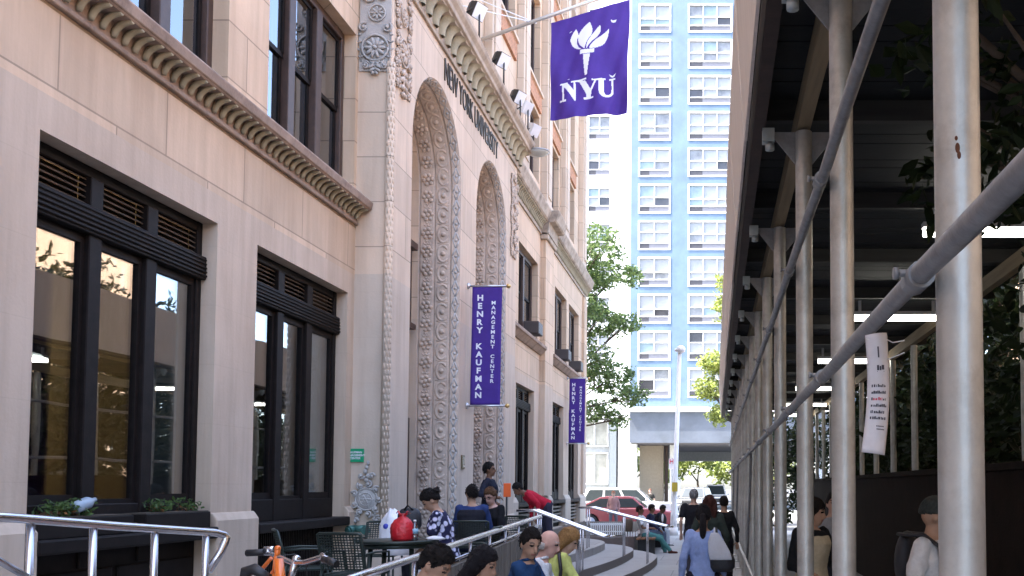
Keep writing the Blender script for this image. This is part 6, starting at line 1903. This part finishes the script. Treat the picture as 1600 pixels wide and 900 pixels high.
# ------------------------------------------------------------------ the people
def flower_mat():
    m = mat('floral_cloth', (.03,.03,.08), .9, 0, 0)
    nt = m.node_tree; N = nt.nodes; L = nt.links; p = N['Principled BSDF']
    tc = N.new('ShaderNodeTexCoord'); v = N.new('ShaderNodeTexVoronoi'); v.inputs['Scale'].default_value = 15
    L.new(tc.outputs['Object'], v.inputs['Vector'])
    r = N.new('ShaderNodeValToRGB'); e = r.color_ramp.elements
    e[0].position = .36; e[0].color = (.62,.62,.8,1); e[1].position = .5; e[1].color = (.012,.012,.05,1)
    L.new(v.outputs['Distance'], r.inputs['Fac']); L.new(r.outputs['Color'], p.inputs['Base Color'])
    return m
SE = Z0 + .45
pp = {}
pp['floral'] = person((-2.85, 10.72, Z0), R(95), face=(673,789,10.7), label='woman with dark bun and blue white floral shirt eating at the table', skin='tan', s=.97, pose='sit', seat=.45, lean=14, side=0, head=(10, 32), arms={1:(.12,.36,.1),-1:(-.16,.33,.09)}, topmat=flower_mat(), sleeve='short', bottom=(.02,.02,.03), hair='bun', female=True, wide=1.08, vox=.011)
pp['vest'] = person((-3.24, 12.95, Z0), R(4), face=(737,772,12.95), label='man in dark waistcoat and blue shirt seated with his back to us', skin='tan', s=1.0, pose='sit', seat=.45, lean=8, side=0, head=(30, 8), arms={1:(.2,.34,.12),-1:(-.2,.34,.1)}, top=(.025,.045,.14), bottom=(.02,.025,.05), vest=(.018,.018,.026), hair='short', wide=1.06)
pp['glasses'] = person((-3.17, 14.5, Z0), R(150), face=(766,782,14.0), label='woman in glasses and black top facing the seated man in the waistcoat', skin='pink', s=.98, pose='sit', seat=.45, lean=16, side=0, head=(8, 12), arms={1:(.16,.34,.1),-1:(-.16,.34,.1)}, top=(.012,.012,.015), bottom=(.02,.02,.025), hair='tied', haircol=(.12,.06,.03), female=True, glasses=True)
pp['dark'] = person((-3.93, 16.6, Z0), R(-80), face=(765,744,16.6), label='person in dark jacket standing before the arches with a pale shoulder strap', skin='brown', s=1.0, pose='stand', head=(-8,-4), arms={1:(.28,.12,.2),-1:(-.24,.1,.1)}, top=(.015,.017,.03), bottom=(.02,.02,.04), hair='short', female=True)
pp['red'] = person((-3.62, 19.4, Z0), R(112), face=(809,769,19.4), label='person in red jacket bending forward beside the orange sign', skin='brown', s=1.0, pose='bend', lean=62, head=(0, 10), arms={1:(.16,.36,.12),-1:(-.16,.3,.1)}, top=(.42,.015,.035), bottom=(.03,.03,.05), hair='short')
# foreground row on the bench
pp['white1'] = person((-1.86, 6.35, 0), R(-82), face=(680,884,6.3), label='dark haired man in white shirt bowing his head, nearest of the seated row', skin='tan', s=1.06, pose='sit', seat=.57, lean=27, side=0, head=(-14, 24), arms={1:(.14,.4,.1),-1:(-.14,.42,.12)}, top=(.68,.72,.76), bottom=(.05,.05,.06), hair='short', vox=.0105, sleeve='short')
pp['curly'] = person((-1.74, 7.05, 0), R(-95), face=(755,889,7.0), label='woman with long dark curly hair and red top in the seated row', skin='tan', s=1.0, pose='sit', seat=.5, lean=13, side=0, head=(-4, 14), arms={1:(.1,.4,.12),-1:(-.14,.36,.1)}, top=(.35,.02,.04), bottom=(.02,.02,.03), hair='curly', haircol=(.012,.01,.012), female=True, vox=.0105)
pp['blue'] = person((-1.80, 8.75, 0), R(-100), face=(829,848,8.4), label='young man in dark blue shirt looking down in the seated row', skin='tan', s=1.05, pose='sit', seat=.52, lean=8, side=0, head=(-38, 14), arms={1:(.12,.36,.06),-1:(-.1,.38,.08)}, top=(.016,.05,.13), bottom=(.02,.02,.025), hair='short', vox=.0095, collar=(.016,.05,.13))
pp['bald'] = person((-1.72, 9.35, 0), R(-85), face=(858,847,9.0), label='balding elderly man in white shirt leaning forward beside the blue shirt', skin='pink', s=1.04, pose='sit', seat=.52, lean=18, side=0, head=(-8, 10), arms={1:(.16,.5,-.02),-1:(-.14,.5,.0)}, top=(.66,.71,.77), bottom=(.03,.03,.04), hair='bald', haircol=(.55,.53,.5), vox=.0105, sleeve='half', collar=(.7,.74,.78))
pp['blonde'] = person((-1.64, 10.1, 0), R(-72), face=(889,836,9.9), label='blonde woman in lime yellow top with dark strap, back half turned', skin='light', s=1.00, pose='sit', seat=.52, lean=12, side=0, head=(-14, 24), arms={1:(.16,.42,.06),-1:(-.12,.44,.1)}, top=(.56,.62,.2), bottom=(.015,.015,.02), hair='long', haircol=(.34,.19,.075), female=True, vox=.0105)
# far bench
pp['teal'] = person((-1.92, 26.6, 0), R(-88), 'man in teal trousers sprawled on the far bench, legs stretched out', 'brown', 1.02, 'sit', .42, -16, 0, (4, 8), legs={1:(76,6,36),-1:(80,4,64)}, arms={1:(.2,.22,.1),-1:(-.2,.2,.1)}, top=(.6,.62,.64), bottom=(.07,.21,.21), hair='short', vox=.016, sleeve='short', shoe=(.07,.025,.02))
pp['navy'] = person((-1.92, 28.3, 0), R(-86), 'person in navy top seated on the far bench next to the teal trousers', 'brown', 1.0, 'sit', .42, 4, 0, (0, 6), arms={1:(.2,.3,.06),-1:(-.2,.3,.06)}, top=(.02,.025,.06), bottom=(.1,.13,.2), hair='short', vox=.018)
pp['far3'] = person((-1.9, 30.2, 0), R(-90), 'farthest person on the bench, black jacket and pale jeans', 'dark', 1.0, 'sit', .42, 22, 0, (-10, 14), arms={1:(.18,.36,.02),-1:(-.18,.36,.02)}, top=(.015,.015,.025), bottom=(.42,.5,.6), hair='short', vox=.018)
# walkers
pp['lav'] = person((-.08, 10.5, 0), R(4), face=(1099,806,10.5), label='woman in lavender cardigan with ponytail walking away, bags on her shoulder', skin='tan', s=.94, pose='walk', head=(-6, 2), arms={1:(.24,.06,.0),-1:(-.25,-.02,-.05)}, top=(.25,.33,.58), bottom=(.015,.015,.03), hair='ponytail', haircol=(.014,.012,.014), female=True, wide=1.06, vox=.01)
pp['redhair'] = person((-.08, 14.2, 0), R(2), 'woman with reddish brown hair in dark top ahead of the lavender cardigan', 'light', .99, 'walk', top=(.03,.04,.035), bottom=(.03,.03,.04), hair='long', haircol=(.07,.025,.02), female=True, wide=1.12)
pp['blackwalk'] = person((-.47, 19, 0), R(8), face=(1084,774,19), label='grey haired man in black shirt walking away in the middle of the street', skin='light', s=1.04, pose='walk', top=(.015,.015,.02), bottom=(.03,.03,.04), sleeve='short', hair='short', haircol=(.22,.22,.23), wide=1.1, vox=.014)
pp['rightwalk'] = person((.16, 17, 0), R(0), 'person in black walking close beside the shed pipes', 'tan', .97, 'walk', top=(.012,.012,.014), bottom=(.015,.015,.02), hair='short', vox=.014, wide=.9)
# under the shed
pp['cream'] = person((.93, 8.9, 0), R(205), face=(1273,806,8.9), label='woman in cream dress and dark cardigan under the shed, profile shaded', skin='tan', s=1.0, pose='walk', head=(48, 8), arms={1:(.16,.24,.12),-1:(-.18,.22,.1)}, top=(.012,.012,.014), bottom=(.42,.36,.25), btype='skirt', vest=(.5,.43,.3), hair='long', haircol=(.015,.01,.008), female=True)
pp['pale'] = person((1.42, 11.6, 0), R(190), 'person in pale shirt half hidden behind the woman in the cream dress', 'light', 1.0, 'stand', top=(.3,.3,.32), bottom=(.04,.04,.05), hair='short', vox=.015)
pp['tshirt'] = person((1.52, 6.6, 0), R(-120), face=(1462,815,6.6), label='man in white T-shirt and grey cap with a dark backpack strap under the shed', skin='tan', s=1.02, pose='walk', head=(28, 10), arms={1:(.24,.1,.0),-1:(-.28,.02,-.02)}, top=(.66,.66,.66), bottom=(.05,.05,.07), sleeve='short', hair='cap', haircol=(.05,.055,.05), vox=.0105, wide=1.06)
# at the cross street
pp['pink'] = person((on_y(1016,770,55).x, 55, .0), R(150), 'person in black vest across the road by the tan lobby wall', 'light', 1.0, 'stand', top=(.02,.02,.02), bottom=(.05,.05,.06), sleeve='short', hair='short', haircol=(.12,.05,.03), vox=.022)
pp['bycar'] = person((on_y(960,785,40).x, 39.6, 0), R(180), 'person in white standing right in front of the red car', 'light', .96, 'stand', top=(.3,.17,.16), bottom=(.1,.1,.12), hair='short', haircol=(.3,.12,.06), vox=.022)

# ------------------------------------------------------------------ what they carry
def strap(info, side, pts, m, name='strap', r=.018):
    pass
i = pp['lav']; M_ = i['M']
hipz = i['hip'].z
a = i['sh1'] + V((.0,-.02,.03))
c_ = V((i['sh1'].x+.04, i['sh1'].y-.08, hipz+.17))
b = MB(); secs = []
for k, (z, rx, ry) in enumerate(((-.13,.1,.05),(-.08,.135,.07),(.0,.135,.075),(.05,.12,.05),(.07,.1,.03))):
    secs.append([c_ + V((math.cos(t)*rx*(1+.06*math.sin(3*t+k)), math.sin(t)*ry, z)) for t in [2*PI*q/22 for q in range(22)]])
b.loft(secs); o = b.build('shoulder_bag', mat('black_nylon', (.02,.02,.025), .6)); tag(o, 'slouchy black shoulder bag hanging at the lavender cardigan woman’s right hip', 'bag')
b = MB(); b.tube([c_+V((-.07,-.02,.04)), a+V((-.01,-.09,-.12)), a+V((-.02,-.02,.035)), a+V((.0,.08,-.1)), c_+V((.07,.05,.04))], .014, 7, flat=.5); b.build('strap', M_black, o)
b = MB(); c2 = V((i['sh1'].x-.02, i['sh1'].y-.14, i['sh1'].z-.14))
b.loft([[c2 + V((x*w_+dx, y*.035, z)) for x, y in ((-1,-1),(0,-1.5),(1,-1),(1,1),(0,1.2),(-1,1))] for z, w_, dx in ((-.13,.12,.05),(-.04,.115,.03),(.06,.09,.0),(.16,.04,-.02))])
o = b.build('tote_bag', mat('white_tote_cloth', (.5,.52,.58), .8, 0, .06, 10, .3, 25), bevel=.012); tag(o, 'white cloth tote slung behind the lavender cardigan woman’s right shoulder', 'bag')
b = MB(); b.tube([c2+V((-.03,-.03,.14)), a+V((-.04,-.07,.0)), a+V((-.04,.0,.035)), a+V((-.04,.07,-.05))], .01, 6); b.build('handle', mat('white_tote_cloth', (.5,.52,.58), .8), o)
# strap of the standing dark person
i = pp['dark']; b = MB()
p = i['sh-1']; q = i['hip']
b.tube([p+V((-.02,-.1,.05)), i['chest']+V((-.03,-.17,.12)), i['chest']+V((-.02,-.185,-.05)), q+V((.05,-.19,.1))], .018, 6, flat=.5)
tag(b.build('bag_strap', mat('pale_strap', (.5,.45,.36), .7)), 'pale shoulder strap across the back of the dark jacket', 'strap')
# blonde: black strap bag and red book
i = pp['blonde']; b = MB()
q = i['hand1'] + V((.06,-.05,.03))
for (dx, t_) in ((0,.0),): 
    b.box(-.1,-.008,-.07,.1,.008,.07)
b.xform(Matrix.Translation(q) @ Matrix.Rotation(R(25),4,'Z') @ Matrix.Rotation(R(-20),4,'Y'))
tag(b.build('book', mat('dark_red_cover', (.2,.012,.02), .5), bevel=.005), 'dark red book held by the blonde woman', 'book')
b = MB(); s_ = i['sh1']; h_ = i['hip']
b.tube([s_+V((-.04,.06,.06)), s_+V((-.03,-.06,.05)), s_+V((.0,-.12,-.1)), i['chest']+V((.05,-.2,-.1)), h_+V((.1,-.2,.12))], .017, 6, flat=.6)
c_ = h_ + V((.14,-.2,.04)); b.ell(c_, (.13,.06,.1), None, 14, 10)
tag(b.build('handbag', mat('black_nylon', (.02,.02,.025), .6)), 'black handbag with shoulder strap at the blonde woman’s side', 'bag')
# blue shirt: dark bag on his lap
i = pp['blue']; c_ = i['hip'] + V((.2,-.1,.12))
b = MB(); b.ell(c_, (.17,.12,.12), None, 16, 10); b.ell(c_+V((.03,-.02,.07)), (.1,.09,.08), None, 12, 8)
tag(b.build('satchel', mat('black_nylon', (.02,.02,.025), .6)), 'black bag on the lap of the man in the blue shirt', 'bag')
# white T-shirt man: backpack
i = pp['tshirt']; Mi = i['M']
d = (Mi.to_3x3() @ V((0,1,0))); rgt = (Mi.to_3x3() @ V((1,0,0)))
c_ = i['chest'] - d*.2 + V((0,0,.05))
b = MB(); b.ell(c_+d*.03, (.15,.085,.22), Mi.to_3x3(), 16, 12); o = b.build('backpack', mat('black_nylon', (.02,.02,.025), .6)); tag(o, 'dark backpack on the man in the white T-shirt', 'bag')
for sg in (1, -1):
    s_ = i['sh%d' % sg] - rgt*.06*sg
    b = MB(); b.tube([c_+rgt*.1*sg+V((0,0,.2)), s_-d*.09+V((0,0,.07)), s_+V((0,0,.075)), s_+d*.105+V((0,0,.0)), s_+d*.13+V((0,0,-.18)), i['chest']+rgt*.14*sg-d*.0+V((0,0,-.12))], .03, 8, flat=.4); b.build('strap', mat('black_nylon', (.02,.02,.025), .6), o)
# yellow bag of the woman in cream
i = pp['cream']; c_ = i['hand-1'] + V((.02,-.03,-.2))
b = MB(); b.loft([[c_+V((math.cos(t)*rx, math.sin(t)*.06, z)) for t in [2*PI*q/18 for q in range(18)]] for z, rx in ((-.15,.12),(-.05,.15),(.06,.12),(.1,.08))])
o = b.build('handbag', mat('yellow_leather', (.5,.3,.03), .5, 0, .1)); tag(o, 'yellow handbag carried by the woman in the cream dress', 'bag')
b = MB(); b.tube([c_+V((-.07,0,.09)), c_+V((-.03,0,.2)), c_+V((.03,0,.2)), c_+V((.07,0,.09))], .01, 6); b.build('handle', mat('yellow_leather', (.5,.3,.03), .5), o)
# black and white bag beside the far sitter
i = pp['far3']; c_ = i['chest'] + V((.16,-.2,.0)); b = MB(); b.ell(c_, (.13,.1,.2), None, 14, 10); b.ell(c_+V((.0,-.08,.05)), (.04,.03,.14), None, 10, 8, 1)
tag(b.build('rucksack', [mat('black_nylon', (.02,.02,.025), .6), M_white]), 'black and white rucksack held by the farthest bench sitter', 'bag')
# ------------------------------------------------------------------ light, sky, camera
W = bpy.data.worlds.new('World'); sc.world = W; W.use_nodes = True
nt = W.node_tree; bg = nt.nodes['Background']
sky = nt.nodes.new('ShaderNodeTexSky'); sky.sky_type = 'NISHITA'; sky.sun_disc = False
EL = 60; dirh = V((.94,.34,0)).normalized()          # light travels towards +X, +Y
sky.sun_elevation = R(EL); src = -dirh
sky.sun_rotation = math.atan2(src.x, src.y) % (2*PI)
sky.air_density = .8; sky.dust_density = 3.0; sky.ozone_density = .5
nt.links.new(sky.outputs[0], bg.inputs['Color']); bg.inputs['Strength'].default_value = .15
ld = bpy.data.lights.new('sun', 'SUN'); ld.energy = 2.6; ld.angle = R(.55); ld.color = (1,.94,.84)
lo = bpy.data.objects.new('sun', ld); C.objects.link(lo)
dv = V((dirh.x*math.cos(R(EL)), dirh.y*math.cos(R(EL)), -math.sin(R(EL))))
lo.rotation_euler = dv.to_track_quat('-Z', 'Y').to_euler(); lo.location = (-20,-30,60)
cd = bpy.data.cameras.new('camera'); cam = bpy.data.objects.new('camera', cd); C.objects.link(cam)
cam.location = (0,0,CZ); cam.rotation_euler = (R(90)+TH, 0, 0)
cd.sensor_width = 36; cd.lens = F/1600*36; cd.sensor_fit = 'HORIZONTAL'
cd.shift_x = (800-PX)/1600; cd.shift_y = (PY-450)/1600
cd.clip_start = .05; cd.clip_end = 3000
sc.camera = cam
sc.view_settings.view_transform = 'Standard'; sc.view_settings.look = 'None'; sc.view_settings.gamma = 1
sc.view_settings.exposure = 3.2
sc.view_settings.use_curve_mapping = False
sc.render.engine = 'CYCLES'
cy = sc.cycles
cy.use_denoising = True
try: cy.denoiser = 'OPENIMAGEDENOISE'
except Exception: pass
cy.max_bounces = 8; cy.diffuse_bounces = 4; cy.glossy_bounces = 4; cy.transparent_max_bounces = 12; cy.transmission_bounces = 4
cy.caustics_reflective = False; cy.caustics_refractive = False
cy.sample_clamp_indirect = 8
